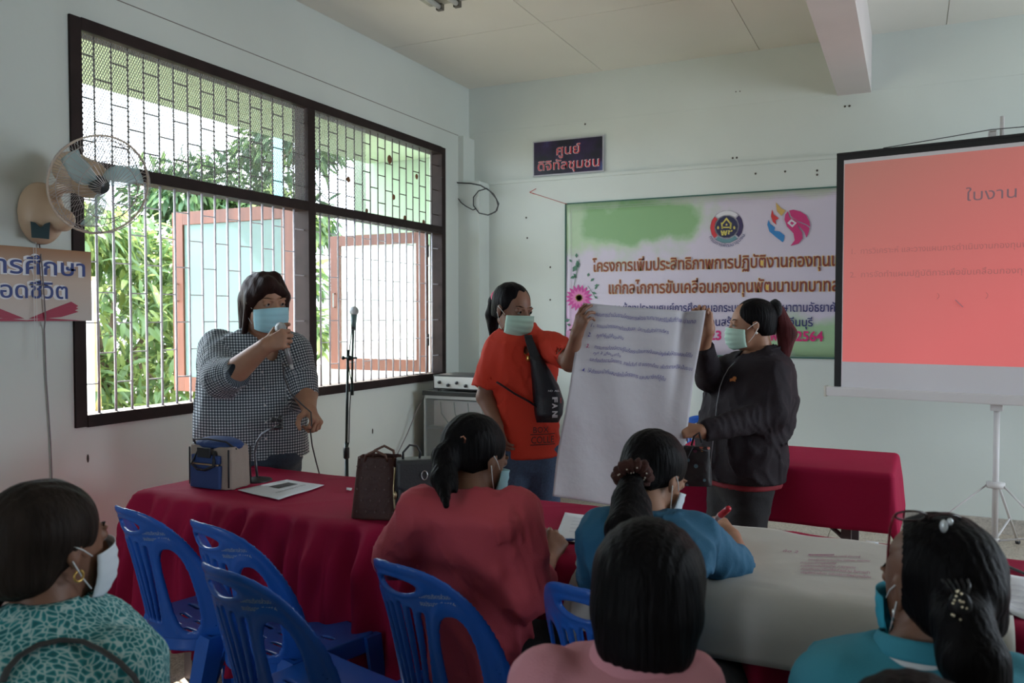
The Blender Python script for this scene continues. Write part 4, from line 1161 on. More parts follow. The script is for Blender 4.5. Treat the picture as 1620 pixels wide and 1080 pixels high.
def p_green():
    yaw = R(-60)
    hd = mkhead(80, 864, 1.55, 122, -3, 0, 1.0); nk = at(72, 968, 1.53)
    rows = [(940, 38, 122, 1.53), (950, 22, 134, 1.53), (968, -8, 152, 1.53), (995, -45, 178, 1.52), (1030, -72, 206, 1.51), (1080, -90, 236, 1.50), (1180, -90, 240, 1.48), (1300, -90, 236, 1.46)]
    sR, eR, wR = at(190, 1060, 1.48), at(215, 1200, 1.5), at(300, 1220, 1.7)
    sL, eL, wL = at(-20, 1040, 1.5), at(-30, 1200, 1.5), at(60, 1220, 1.8)
    root, b, tf, SS = seated('older woman in a teal leaf-print blouse with a gold earring, at the left edge', rows, yaw, .72, hd, nk, 'print_blouse', LEAFP, SKIN_D,
        [([sR, eR, wR], [.075, .062, .045]), ([sL, eL, wL], [.075, .06, .045])], [([eR, wR], [.04, .026]), ([eL, wL], [.04, .026])], seed=51, amp=.003, group='women in the front row')
    hd.mask(MASKW, root); P = hd.p
    f = hd.cap(front=.056, side=.005, bulk=.004, low=-.06)
    a0, a1, a2 = at(8, 893, 1.53), at(-8, 920, 1.52), at(-22, 945, 1.50)
    g = su(.02, f, rc(P(0, -.09, -.01), a0, .045, .030), chain([a0, a1, a2], [.028, .036, .030], .01), ell(P(0, -.06, -.045), hd.ax, (.06, .05, .04)))
    grow('hair', strands(g, .0018, 70, hd), [P(-.1, -.15, -.1), P(.1, .1, .13), a2], HAIR_G, root, .0045, .05)
    MB().lathe([(.020, -.006), (.033, -.003), (.033, .003), (.020, .006)], a0, a1 - P(0, -.09, -.01), 16).sphere(at(6, 885, 1.48), .005, 8, 6).build('hair_tie', mat('black_scrunchie', (.012, .012, .014), .8), root, smooth=True)
    e = hd.p(.080, .006, -.040)
    for sg in (1,):
        V = [hd.p(.081, .004 + .009 * math.sin(a), -.044 + .010 * math.cos(a)) for a in np.linspace(.3, 5.9, 12)]
        MB().tube(V, .0022, 6).build('earring', GOLD, root, smooth=True)
    # bag strap over the shoulder
    def onb(px, py):
        o = at(px, py, 1.0); d = nrm(ray(px, py)); lo_, hi_ = 0., .8
        g_ = su(.03, tf, sleeve([sR, eR, wR], [.075, .062, .045]))
        for _ in range(18):
            mm = (lo_ + hi_) / 2
            if g_((o + d * mm)[None])[0] > .010: lo_ = mm
            else: hi_ = mm
        return o + d * lo_
    st = [onb(x, y) for x, y in ((4, 1078), (12, 1058), (30, 1038), (60, 1020), (95, 1012), (130, 1014), (160, 1028), (190, 1048), (212, 1070), (222, 1090))]
    MB().tube(st, .0065, 8, flat=.5).build('bag_strap', mat('dark_strap', (.035, .035, .035), .6), root, smooth=True)
p_green()
# turquoise polo, right foreground
POLO = mat('turquoise_pique', (0.045, 0.30, 0.40), 0.8, bump=0.2, bscale=300)
def p_polo():
    yaw = R(-2)
    hd = mkhead(1480, 932, 1.44, -143, -10, 0, 1.0); nk = at(1452, 1040, 1.42)
    rows = [(1016, 1396, 1500, 1.42), (1026, 1360, 1535, 1.42), (1040, 1318, 1580, 1.42), (1062, 1296, 1612, 1.41), (1100, 1286, 1630, 1.40), (1200, 1290, 1630, 1.38), (1320, 1295, 1625, 1.36)]
    sL, eL, wL = at(1322, 1095, 1.42), at(1300, 1230, 1.46), at(1380, 1250, 1.7)
    sR, eR, wR = at(1600, 1095, 1.40), at(1625, 1230, 1.45), at(1560, 1250, 1.7)
    root, b, tf, SS = seated('woman in a turquoise polo shirt with glasses pushed up on her black hair, right foreground', rows, yaw, .62, hd, nk, 'polo_shirt', POLO, SKIN_D,
        [([sL, eL], [.070, .062]), ([sR, eR], [.070, .062])], [([sL, eL, wL], [.05, .04, .026]), ([sR, eR, wR], [.05, .04, .026])], seed=61, amp=.003, group='women in the front row')
    hd.mask(MASKT, root); P = hd.p
    f = hd.cap(front=.058, side=.002, bulk=.010, low=-.06)
    a0, a1, a2, a3 = at(1518, 940, 1.35), at(1522, 985, 1.30), at(1540, 1045, 1.27), at(1572, 1120, 1.25)
    g = su(.02, f, rc(P(0, -.10, .01), a0, .045, .034), chain([a0, a1, a2, a3], [.034, .044, .050, .03], .012), ell(P(.0, -.065, -.04), hd.ax, (.066, .045, .045)))
    grow('hair', strands(g, .0018, 70, hd), [P(-.11, -.15, -.1), P(.11, .1, .14), a3, a1], HAIR, root, .0045, .06)
    # collar with white and navy tipping
    f_ = A([-math.sin(yaw), math.cos(yaw), 0]); r_ = A([math.cos(yaw), math.sin(yaw), 0])
    def ring(v0, v1, m, nm, th=.003, lab=None):
        def fn(u, v):
            vv = v0 + (v1 - v0) * v; a = R(-155 + 310 * u); rad = .060 + .020 * vv
            return nk - f_ * math.cos(a) * rad + r_ * math.sin(a) * rad * 1.05 + A([0, 0, .050 - .048 * vv ** 1.2 - .03 * abs(2 * u - 1) ** 2])
        b_ = MB().grid(fn, 36, 4); V, Fc = shell(np.concatenate(b_.v), b_.f, 36, 4, th); return mesh(nm, V, Fc, m, root, label=lab)
    ring(0, .72, POLO, 'collar'); ring(.72, .87, mat('white_tipping', (.7, .72, .74), .8), 'collar_stripe', .0036, 'white collar stripe'); ring(.87, 1.12, mat('navy_tipping', (.01, .012, .05), .8), 'collar_stripe', .0036, 'navy collar stripe')
    # claw clip with stones
    cc = at(1519, 958, 1.272); cl = MB(); r2 = random.Random(8)
    cl.sphere(cc, (.017, .008, .023), 10, 8)
    for k in range(5): cl.tube([cc + CR * (-.012 + .006 * k) + CU * .018, cc + CR * (-.018 + .009 * k) + CU * .030 + CF * .006, cc + CR * (-.02 + .010 * k) + CU * .036 + CF * .016], .0022, 5); o = cl.build('hair_clip', BLACKP, root, smooth=True)
    st = MB()
    for i in range(16):
        st.sphere(cc - CF * .009 + CR * r2.uniform(-.018, .018) + CU * r2.uniform(-.024, .026), .0022, 6, 4)
    st.build('clip_stone', mat('crystal', (.85, .75, .55), .1, .6), o, smooth=True, kind='stuff')
    MB().tube([hd.p(-.079, .006, -.030), hd.p(-.080, .007, -.050)], .0025, 6).build('earring', mat('silver', (.8, .8, .8), .2, 1), root, smooth=True)
    # glasses pushed up on the head
    gl = empty('eyeglasses', at(1465, 815, 1.42)); gl.parent = root; 
    gl.location = tuple(A(gl.location) - A(root.location)); WLOC[gl.name] = at(1465, 815, 1.42)
    BR = mat('dark_glasses_rim', (.03, .012, .012), .3)
    for cx0 in (1441, 1495):
        V = [at(cx0 + 25 * math.cos(a), 818 + 7.5 * math.sin(a) + (cx0 - 1465) * .10, 1.40 + .022 * math.sin(a)) for a in np.linspace(0, 2 * PI, 25)]
        MB().tube(V, .0020, 6, cap=False).build('rim', BR, gl, smooth=True)
        L = MB(); c_ = np.mean(V[:-1], axis=0); L.add([c_] + V[:-1], [(0, i + 1, (i + 1) % 24 + 1) for i in range(24)])
        L.build('lens', mat('glasses_lens', (.8, .85, .85), .05, alpha=.22), gl)
    MB().tube([at(1414, 816, 1.40), at(1408, 835, 1.42), at(1405, 870, 1.46), at(1404, 905, 1.50)], .0022, 6).build('temple', mat('red_glasses_temple', (.25, .02, .03), .3), gl, smooth=True)
    MB().tube([at(1521, 824, 1.40), at(1527, 845, 1.42), at(1531, 870, 1.46), at(1530, 900, 1.5)], .0022, 6).build('temple', mat('red_glasses_temple', (.25, .02, .03), .3), gl, smooth=True)
    MB().sphere(at(1493, 832, 1.36), (.0065, .005, .011), 8, 6).sphere(at(1503, 825, 1.36), (.005, .005, .006), 8, 6).build('hair_pin', mat('crystal_pin', (.75, .8, .85), .1, .4), root, smooth=True)
p_polo()
def p_dark():
    yaw = R(5)
    hd = mkhead(1448, 1236, .98, 178, -5, 0, 1.0); nk = at(1448, 1400, .98)
    rows = [(1370, 1380, 1515, .98), (1390, 1300, 1600, .98), (1430, 1240, 1660, .98), (1500, 1220, 1680, .98), (1700, 1230, 1670, .98)]
    root, b, tf, SS = seated('dark head of black hair cut off by the bottom edge at the right', rows, yaw, .6, hd, nk, 'dark_shirt', BLACKC, SKIN_D, [], [], seed=71, legs=False, group='women in the front row')
    P = hd.p
    f = su(.02, hd.cap(front=.055, side=.0, bulk=.008, ear_cut=False, low=-.12), ell(P(0, -.035, -.02), hd.ax, (.09, .085, .085)))
    grow('hair', strands(f, .0018, 80, hd), [P(-.11, -.14, -.16), P(.11, .1, .14)], HAIR, root, .0045, .04)
    legs_seated(root, (SS[0, 1], SS[0, 2], .50), yaw, BLACKC, reach=.38)
p_dark()
# ------------------------------------------------------------------ blue plastic chairs
BLUEP = mat('blue_plastic', (0.016, 0.105, 0.46), 0.27, bump=0.02, bscale=400, spec=0.5, var=.06, vscale=5)
SCUFF = mat('pale_stencil_paint', (0.30, 0.38, 0.52), 0.7)
def chair_back_y(x, z):
    t = (z - .43) / .42
    return -.175 - .075 * t - .030 * t * t + 3.5 * x * x * (1 - .15 * t)
def chair_sdf():
    def f2(x, z):
        d = ((np.abs(x) / .208) ** 3 + (np.maximum(z - .38, 0) / .47) ** 3) ** (1 / 3) - 1
        d = d * .20
        def el(cx_, cz, a, b, n=2.0):
            return -((((np.abs(x - cx_) / a) ** n + (np.abs(z - cz) / b) ** n) ** (1 / n)) - 1) * min(a, b)
        d = np.maximum(d, el(0, .792, .062, .020))
        for i in range(-2, 3):
            cx_ = i * .0265 * (1 + (z - .62) * 1.5)
            top = .742 - .010 * abs(i)
            zz = np.clip(z, .475, top); d = np.maximum(d, .0068 - np.hypot(x - cx_, z - zz))
        for q in (-1, 1):
            d = np.maximum(d, el(q * (.122 + .02 * (.6 - z)), .580, .036, .140, 2.6))
        return d
    def f(P):
        x, y, z = P.T; s = np.abs(y - chair_back_y(x, z)) * .82 - .0042
        d = f2(x, z)
        rim = np.clip(1 - np.abs(d + .006) / .006, 0, 1) * .0030
        s = s - rim
        return np.maximum(np.maximum(s, d), .415 - z)
    return f
def make_chair():
    root = empty('plastic_chair', (0, 0, 0))
    def L(n, V, Fc, smooth=True): return mesh(n, V, Fc, BLUEP, root, smooth, local=True)
    V, Q = surf(chair_sdf(), (-.24, -.32, .40), (.24, .0, .87), .0042); L('backrest', V, Q)
    def seat(P):
        x, y, z = P.T
        zz = .430 - .012 * np.exp(-((x / .13) ** 2 + ((y - .0) / .13) ** 2))
        wx = .198 + .012 * np.clip((y + .2) / .4, 0, 1)
        a = np.maximum(np.abs(x) - wx + .035, 0); b = np.maximum(np.abs(y - .01) - .205 + .035, 0); out = np.hypot(a, b) - .035
        out = np.maximum(out, chair_back_y(x, .43) - y)
        slab = np.maximum(np.abs(z - zz) - .0045, out)
        skirt = np.maximum(np.maximum(np.abs(out + .004) - .004, z - .432), .375 - z)
        for i in range(4):
            for j in range(-1, 2):
                cy = -.10 + i * .062; cx_ = j * .095 + (.03 if i % 2 else -.02)
                xx = np.clip(x, cx_ - .024, cx_ + .024); slab = np.maximum(slab, .0052 - np.hypot(x - xx, y - cy))
        return np.minimum(slab, skirt)
    V, Q = surf(seat, (-.24, -.23, .36), (.24, .25, .45), .0048); L('seat', V, Q)
    for sx in (-1, 1):
        for sy in (-1, 1):
            top = A([sx * (.188 if sy > 0 else .170), .01 + sy * (.180 if sy > 0 else .085), .43]); bot = A([sx * .222, .01 + sy * .222, 0.0])
            b = MB(); n = 10; P = []
            for k in range(5):
                t = k / 4; c = top * (1 - t) + bot * t; wx_, wy_ = .036 - .011 * t, .030 - .010 * t
                # L-shaped leg section, open to the inside
                pts = [(1, 1), (1, -1), (.55, -1), (.55, .45), (-1, .45), (-1, 1)]
                P += [c + A([sx * p[0] * wx_, sy * p[1] * wy_, 0]) for p in pts]
            m_ = len(pts); fc = [(k * m_ + j, k * m_ + (j + 1) % m_, (k + 1) * m_ + (j + 1) % m_, (k + 1) * m_ + j) for k in range(4) for j in range(m_)] + [tuple(range(m_)), tuple(range(4 * m_, 5 * m_))]
            b.add(P, fc); L('leg', P, fc, False)
    for k, (txt, z, wd) in enumerate((('องค์การบริหารส่วนตำบล', .770, .080), ('งบประมาณปี 2556', .750, .074))):
        write(txt, lambda x, y, z=z: (.066 + x, chair_back_y(.066 + x, z + y) - .0062, z + y), .016, SCUFF, root, width=wd, bold=.0002, name='stencil_text', local=True)
    return root
CHAIRS = [((-2.15, 2.06), -14, 'blue plastic chair at the far left, tucked against the red table end'),
          ((-1.79, 2.03), -14, 'blue plastic chair second from the left, partly behind a nearer one'),
          ((-1.43, 1.73), -14, 'empty blue plastic chair pulled out nearest the left foreground'),
          ((-1.06, 1.94), -15, 'blue plastic chair holding the woman in the coral blouse'),
          ((-.60, 1.97), -12, 'blue plastic chair holding the woman in the teal blouse'),
          ((-1.08, 4.70), 186, 'blue plastic chair standing behind the woman in the dark jacket')]
proto = make_chair()
for i, ((x, y), a, lab) in enumerate(CHAIRS):
    o = proto if i == 0 else copy_tree(proto)
    o.location = (x, y, 0); o.rotation_euler = (0, 0, R(a)); tag(o, lab, 'chair', 'blue plastic chairs')
MB().lathe([(.0001, .004), (.020, .004), (.024, 0)], (0, .218, .405), (0, 1, 0), 16).build('badge', mat('white_badge', (.6, .6, .58), .5), o, local=True, label='round white badge on the seat front')
for (x, y, lab) in ((at(1010, 1010, 1.38)[0], at(1010, 1010, 1.38)[1] + .0, 'blue plastic chair under the woman in the pink shirt'),):
    c = copy_tree(proto); c.location = (x + .02, y + .02, 0); c.rotation_euler = (0, 0, R(-14)); tag(c, lab, 'chair', 'blue plastic chairs')

# ------------------------------------------------------------------ signs, banner
def wallx(X): return lambda px, py: atx(px, py, X)
# left board with the orange-brown gradient
SX = -3.405
y0, y1, z0, z1 = 1.62, 2.605, 1.425, 1.742
sg = empty('wall_board', (SX, 2.1, z0), 'brown and cream board with blue Thai lettering and a red book below the fan', 'sign')
def signmat(n, l, b):
    b.inputs['Roughness'].default_value = .5
    tc = n.new('ShaderNodeTexCoord'); s = n.new('ShaderNodeSeparateXYZ'); l.new(tc.outputs['Object'], s.inputs[0])
    r = n.new('ShaderNodeValToRGB'); m_ = n.new('ShaderNodeMath'); m_.operation = 'MULTIPLY'; m_.inputs[1].default_value = 1 / (z1 - z0); l.new(s.outputs[2], m_.inputs[0]); l.new(m_.outputs[0], r.inputs[0])
    e = r.color_ramp.elements; e[0].position = 0; e[0].color = (.55, .50, .46, 1); e[1].position = 1; e[1].color = (.30, .14, .05, 1); x = e.new(.55); x.color = (.55, .44, .36, 1)
    l.new(r.outputs[0], b.inputs['Base Color'])
MB().box((SX - .02, y0, z0), (SX, y1, z1)).build('board', uvmat('board_print', signmat), sg)
SBL = mat('sign_blue', (.015, .04, .20), .5); SWH = mat('sign_white', (.75, .75, .78), .5)
def tsign(txt, yr, z, size, width):
    for off, m_, b_ in ((.0012, SWH, .016), (.0022, SBL, .003)):
        write(txt, lambda x, y: (SX + off, yr + (x - width) , z + y), size, m_, sg, width=width, bold=b_ * size * 4)
tsign('มการศึกษา', 2.562, 1.628, .102, .56)
tsign('ตลอดชีวิต', 2.478, 1.525, .096, .44)
bk = MB()
for k, (a, h_, c_) in enumerate(((0, .055, 0), (.018, .040, 0), (.034, .022, 0))):
    bk.prism([(0, .0), (.10, .012 + h_ * .5), (.20, .02 + h_), (.235, .012 + h_ * .8), (.15, .006), (.05, -.002)], (SX + .001 + k * .0004, 2.30, z0 + .012), (0, 1, 0), (0, 0, 1), (1, 0, 0), .0006)
    bk.prism([(0, .0), (-.10, .012 + h_ * .5), (-.20, .02 + h_), (-.235, .012 + h_ * .8), (-.15, .006), (-.05, -.002)], (SX + .001 + k * .0004, 2.28, z0 + .012), (0, 1, 0), (0, 0, 1), (1, 0, 0), .0006)
bk.prism([(-.45, .0), (.27, .0), (.10, .012), (0, .004), (-.1, .012)], (SX + .001, 2.29, z0 + .001), (0, 1, 0), (0, 0, 1), (1, 0, 0), .0008)
bk.build('book_print', mat('sign_red', (.35, .02, .06), .5), sg, kind='stuff')

# small galaxy sign on the back wall
YS = YB - .006
ss = empty('small_sign', (-2.545, YS, 2.60), 'small dark purple sign with red Thai lettering high on the back wall', 'sign')
xa, xb = -2.855, -2.235
MB().box((xa, YS - .014, 2.605), (xb, YS, 2.895)).build('sign_border', mat('silver_edge', (.45, .45, .48), .4), ss)
def galaxy(n, l, b):
    b.inputs['Roughness'].default_value = .35
    tc = n.new('ShaderNodeTexCoord'); t = n.new('ShaderNodeTexNoise'); t.inputs['Scale'].default_value = 5; t.inputs['Detail'].default_value = 8; l.new(tc.outputs['Object'], t.inputs[0])
    r = n.new('ShaderNodeValToRGB'); e = r.color_ramp.elements; e[0].position = .42; e[0].color = (.003, .003, .012, 1); e[1].position = .80; e[1].color = (.08, .14, .35, 1); x = e.new(.60); x.color = (.025, .008, .055, 1)
    l.new(t.outputs['Fac'], r.inputs[0]); l.new(r.outputs[0], b.inputs['Base Color'])
MB().box((xa + .010, YS - .016, 2.615), (xb - .010, YS - .002, 2.885)).build('sign_panel', uvmat('galaxy_print', galaxy), ss)
SRD = mat('sign_red_letters', (.55, .02, .03), .5)
for txt, cx_, z, size, wd in (('ศูนย์', -2.545, 2.768, .105, .21), ('ดิจิทัลชุมชน', -2.545, 2.650, .105, .54)):
    for off, m_, b_ in ((.0175, SWH, .0020), (.0190, SRD, .0)):
        write(txt, lambda x, y: (cx_ - wd / 2 + x, YS - off, z + y), size, m_, ss, width=wd, bold=b_)

# banner
YW = YB - .012
BX0, BX1, BZ0, BZ1 = -2.562, .36, 1.15, 2.362
bn = empty('banner', (BX0, YW, BZ0), 'lavender and green event banner with emblems, flowers and red-brown Thai headings', 'banner')
def banmat(n, l, b):
    b.inputs['Roughness'].default_value = .38
    tc = n.new('ShaderNodeTexCoord'); nz = n.new('ShaderNodeTexNoise'); nz.inputs['Scale'].default_value = 3.2; nz.inputs['Detail'].default_value = 7; l.new(tc.outputs['Object'], nz.inputs[0])
    base = None
    def blob(cx_, cz, sx, sz, col, prev, hard=.25):
        s = n.new('ShaderNodeVectorMath'); s.operation = 'SUBTRACT'; s.inputs[1].default_value = (cx_ - BX0, 0, cz - BZ0); l.new(tc.outputs['Object'], s.inputs[0])
        k = n.new('ShaderNodeVectorMath'); k.operation = 'MULTIPLY'; k.inputs[1].default_value = (1 / sx, 0, 1 / sz); l.new(s.outputs[0], k.inputs[0])
        ln = n.new('ShaderNodeVectorMath'); ln.operation = 'LENGTH'; l.new(k.outputs[0], ln.inputs[0])
        a = n.new('ShaderNodeMath'); a.operation = 'MULTIPLY_ADD'; a.inputs[1].default_value = 2.4; l.new(nz.outputs['Fac'], a.inputs[0]); l.new(ln.outputs['Value'], a.inputs[2])
        mr = n.new('ShaderNodeMapRange'); mr.inputs[1].default_value = 2.0; mr.inputs[2].default_value = 2.0 + hard; mr.inputs[3].default_value = 1; mr.inputs[4].default_value = 0; l.new(a.outputs[0], mr.inputs[0])
        mx = n.new('ShaderNodeMix'); mx.data_type = 'RGBA'; l.new(mr.outputs[0], mx.inputs[0]); mx.inputs[7].default_value = (*col, 1)
        if prev is None: mx.inputs[6].default_value = (.60, .54, .64, 1)
        else: l.new(prev, mx.inputs[6])
        return mx.outputs[2]
    c = blob(-2.1, 2.2, .75, .28, (.42, .56, .36), None, .5)
    c = blob(-1.95, 2.18, .52, .20, (.24, .42, .20), c, .35)
    c = blob(-.9, 2.40, .9, .10, (.55, .58, .50), c, .5)
    c = blob(-.45, 1.22, .5, .20, (.34, .52, .30), c, .6)
    c = blob(-2.5, 1.3, .25, .25, (.62, .42, .60), c, .5)
    l.new(c, b.inputs['Base Color'])
gridshell('banner_sheet', lambda u, v: (BX0 + (BX1 - BX0) * v, YW - .004 - .003 * math.sin(v * 17 + u * 3) * math.sin(u * 5 + 1), BZ0 + (BZ1 - BZ0) * u), 14, 60, .001, uvmat('banner_print', banmat), bn)
YP = YW - .0085
def pm(name, pts, col, k=0, rough=.4, parent=bn, unit=None):
    """flat printed shape on the banner, given as points seen in the photograph"""
    V = [aty(x, y, YP - k * .0006) for x, y in pts]
    c = np.mean(V, axis=0); V = [v for v in V]
    return mesh(name, V, [tuple(range(len(V)))], mat(unit or ('print_%s_%d' % (name, k)), col, rough), parent, False)
def crop4(pts): return [(1080 + x / 7.364, 320 + y / 7.364) for x, y in pts]
HB = mat('heading_brown', (.20, .022, .008), .4); HY = mat('heading_yellow', (.72, .48, .10), .4); NV = mat('banner_navy', (.02, .02, .14), .4); MG = mat('banner_magenta', (.62, .02, .17), .4)
def bl(txt, x0, z, size, wd, m_, bold, under=None, ub=0):
    if under: write(txt, lambda x, y: (x0 + x, YP - .0006, z + y), size, under, bn, width=wd, bold=ub)
    write(txt, lambda x, y: (x0 + x, YP - .0012, z + y), size, m_, bn, width=wd, bold=bold)
bl('โครงการเพิ่มประสิทธิภาพการปฏิบัติงานกองทุนแม่', -2.325, 1.805, .128, 1.915, HB, .0020, HY, .0042)
bl('แก่กลไกการขับเคลื่อนกองทุนพัฒนาบทบาทสตรี', -2.195, 1.625, .128, 1.84, HB, .0020, HY, .0042)
bl('ณ ห้องประชุมศูนย์การศึกษานอกระบบและการศึกษาตามอัธยาศัย', -2.15, 1.478, .088, 1.70, NV, .0012)
bl('อำเภอบ้านสร้าง จังหวัดปราจีนบุรี', -1.60, 1.372, .084, .96, NV, .0012)
bl('วันที่', -1.62, 1.266, .09, .20, MG, .002); bl('23', -1.385, 1.266, .098, .095, MG, .003); bl('มิถุนายน พ.ศ.', -1.24, 1.266, .09, .44, MG, .002); bl('2564', -.755, 1.266, .098, .19, MG, .003)
# border lines
lb = MB()
for k in (.035, .05):
    lb.box((BX0 + k, YP - .0004, BZ1 - k - .002), (BX1, YP, BZ1 - k)).box((BX0 + k, YP - .0004, BZ0 + k), (BX0 + k + .002, YP, BZ1 - k))
lb.build('border_print', mat('pale_line', (.45, .42, .46), .5), bn, kind='stuff')
MB().box((BX0 - .004, YW - .012, BZ0 - .01), (BX0 + .002, YW, BZ1)).box((BX0, YW - .012, BZ1 - .002), (BX1, YW, BZ1 + .006)).box((BX0, YW - .012, BZ0 - .012), (BX1, YW, BZ0 - .002)).build('banner_hem', mat('dark_green_hem', (.03, .12, .09), .5), bn, kind='stuff')
# round emblem
EC = aty(1149.5, 358.7, YP)
def ringseg(a0, a1, r0, r1, col, k, nm='emblem_ring'):
    b = MB(); n_ = 14
    b.grid(lambda u, v: EC + A([math.cos(R(a0 + (a1 - a0) * u)) * (r0 + (r1 - r0) * v), -k * .0006, math.sin(R(a0 + (a1 - a0) * u)) * (r0 + (r1 - r0) * v)]), n_, 1)
    return b.build(nm, mat('emblem_%s' % str(col), col, .4), bn)
ringseg(0, 360, .086, .088, (.01, .01, .05), 1); ringseg(0, 360, .122, .124, (.01, .01, .05), 1)
ringseg(48, 132, .091, .121, (.70, .68, .72), 1); ringseg(138, 222, .091, .121, (.60, .03, .04), 1); ringseg(-42, 42, .091, .121, (.03, .015, .08), 1); ringseg(228, 312, .091, .121, (.12, .26, .30), 1)
ringseg(0, 360, .0005, .083, (.012, .012, .06), 1, 'emblem_disc')
YEL = (.65, .55, .12)
for poly in ([(510, 175), (455, 245), (465, 258), (510, 205), (555, 258), (568, 245)], [(445, 235), (462, 235), (470, 310), (452, 310)], [(552, 235), (572, 235), (565, 310), (548, 310)], [(452, 285), (568, 285), (568, 298), (452, 298)], [(400, 290), (412, 272), (424, 290), (420, 312), (404, 312)], [(588, 290), (600, 272), (614, 290), (610, 312), (592, 312)], [(500, 255), (512, 245), (522, 255), (520, 270), (502, 270)]):
    pm('emblem_mark', crop4(poly), YEL, 3, unit='emblem_yellow')
write('พช', lambda x, y: EC + A([-.044 + x, -.0020, -.062 + y]), .062, mat('emblem_yellow', YEL, .4), bn, width=.088, bold=.002)
def arc(x, y, r=.137, wd=.30):
    a = R(-90) + (x - wd / 2) / r; rr = r + .0 - y; return EC + A([math.cos(a) * (r + .014 - y), -.0012, math.sin(a) * (r + .014 - y)])
write('กรมการพัฒนาชุมชน', arc, .036, NV, bn, width=.30)
# flame-shaped logo
LG = [([(1085, 0), (1150, 70), (1200, 95), (1150, 158), (1098, 105)], (.60, .38, .10)), ([(1042, 80), (1060, 140), (1122, 185), (1082, 210), (1092, 262), (1050, 228), (1028, 160)], (.60, .03, .03)),
      ([(1000, 200), (1020, 250), (1075, 290), (1068, 330), (1130, 338), (1188, 385), (1180, 440), (1165, 465), (1080, 400), (1010, 340), (985, 260)], (.02, .20, .50)),
      ([(1240, 95), (1262, 160), (1340, 215), (1430, 250), (1485, 285), (1478, 225), (1440, 150), (1370, 105), (1290, 85)], (.55, .02, .16)),
      ([(1225, 105), (1245, 175), (1330, 235), (1350, 290), (1392, 350), (1398, 420), (1350, 480), (1255, 508), (1305, 440), (1290, 360), (1215, 280), (1185, 200), (1195, 140)], (.55, .02, .16)),
      ([(1262, 165), (1345, 230), (1440, 268), (1478, 300), (1465, 360), (1440, 412), (1420, 350), (1370, 290), (1320, 240)], (.55, .02, .16))]
for i, (p_, c_) in enumerate(LG): pm('logo_mark', crop4(p_), c_, 1, unit='logo_%s' % str(c_))
pm('logo_mark', crop4([(1265, 195), (1330, 238), (1278, 292), (1218, 240)]), (.7, .66, .72), 3, unit='logo_pale'); pm('logo_mark', crop4([(1268, 222), (1300, 240), (1276, 264), (1250, 242)]), (.55, .02, .16), 4, unit='logo_pink2')
# flowers printed down the left edge
def petal_ring(cx_, cy_, r0, r1, n_, w_, col, k, nm):
    V = []; Fc = []
    for i in range(n_):
        a = 2 * PI * i / n_ + .1; ca, sa = math.cos(a), math.sin(a)
        for rr, ww in ((r0, .35), (r0 + (r1 - r0) * .6, 1), (r1, .15)):
            for sgn in (-1, 1): V.append(aty(cx_ + ca * rr - sa * sgn * w_ * ww, cy_ + (sa * rr + ca * sgn * w_ * ww), YP - k * .0006))
        b_ = i * 6; Fc += [(b_, b_ + 1, b_ + 3, b_ + 2), (b_ + 2, b_ + 3, b_ + 5, b_ + 4)]
    return mesh(nm, V, Fc, mat('flower_%s' % str(col), col, .4), bn, False, kind='stuff')
petal_ring(916, 471, 4, 21, 18, 2.8, (.55, .04, .28), 2, 'daisy_petals'); petal_ring(916, 471, 2, 14, 14, 2.1, (.68, .16, .42), 3, 'daisy_petals'); petal_ring(916, 471, 0, 6.5, 10, 2.4, (.35, .22, .05), 4, 'daisy_centre')
petal_ring(914, 528, 3, 19, 8, 7, (.62, .30, .50), 1, 'rose_petals'); petal_ring(918, 522, 2, 12, 7, 4.5, (.62, .16, .38), 2, 'rose_petals'); petal_ring(916, 512, 1, 8, 7, 3, (.66, .30, .48), 3, 'rose_petals')
petal_ring(902, 535, 2, 9, 8, 3, (.60, .30, .50), 2, 'rose_petals')
for (x, y, a, L_) in ((906, 430, 60, 13), (915, 424, 100, 13), (902, 440, 20, 9), (912, 440, 120, 9), (934, 445, 40, 8), (940, 452, 10, 8), (936, 462, 340, 8), (940, 468, 320, 7), (930, 438, 80, 7), (902, 505, 200, 10), (904, 515, 160, 8), (912, 408, 90, 8), (905, 415, 130, 7), (941, 458, 60, 7), (926, 500, 300, 10)):
    ca, sa = math.cos(R(a)), -math.sin(R(a)); w_ = L_ * .28
    pm('leaf_print', [(x, y), (x + ca * L_ * .5 - sa * w_, y + sa * L_ * .5 + ca * w_), (x + ca * L_, y + sa * L_), (x + ca * L_ * .5 + sa * w_, y + sa * L_ * .5 - ca * w_)], (.05, .17, .10), 1, unit='leaf_print')
for (p, q) in (((918, 490), (924, 505)), ((908, 452), (916, 410)), ((930, 452), (942, 470))):
    pm('stem_print', [(p[0] - .5, p[1]), (p[0] + .5, p[1]), (q[0] + .5, q[1]), (q[0] - .5, q[1])], (.08, .2, .12), 1, unit='stem_print')

# red string and arrow at the banner's corner
S0, S1 = aty(838, 304, YW - .004), aty(897, 323, YW - .012)
b = MB().tube([S0, S1], .0022, 5).tube([S0, aty(848, 298.5, YW - .004)], .003, 5).tube([S0, aty(846, 307, YW - .004)], .003, 5)
tag(b.build('string', mat('red_string', (.50, .08, .07), .7), None, smooth=True), 'thin red string tied from the banner corner to the wall', 'string')
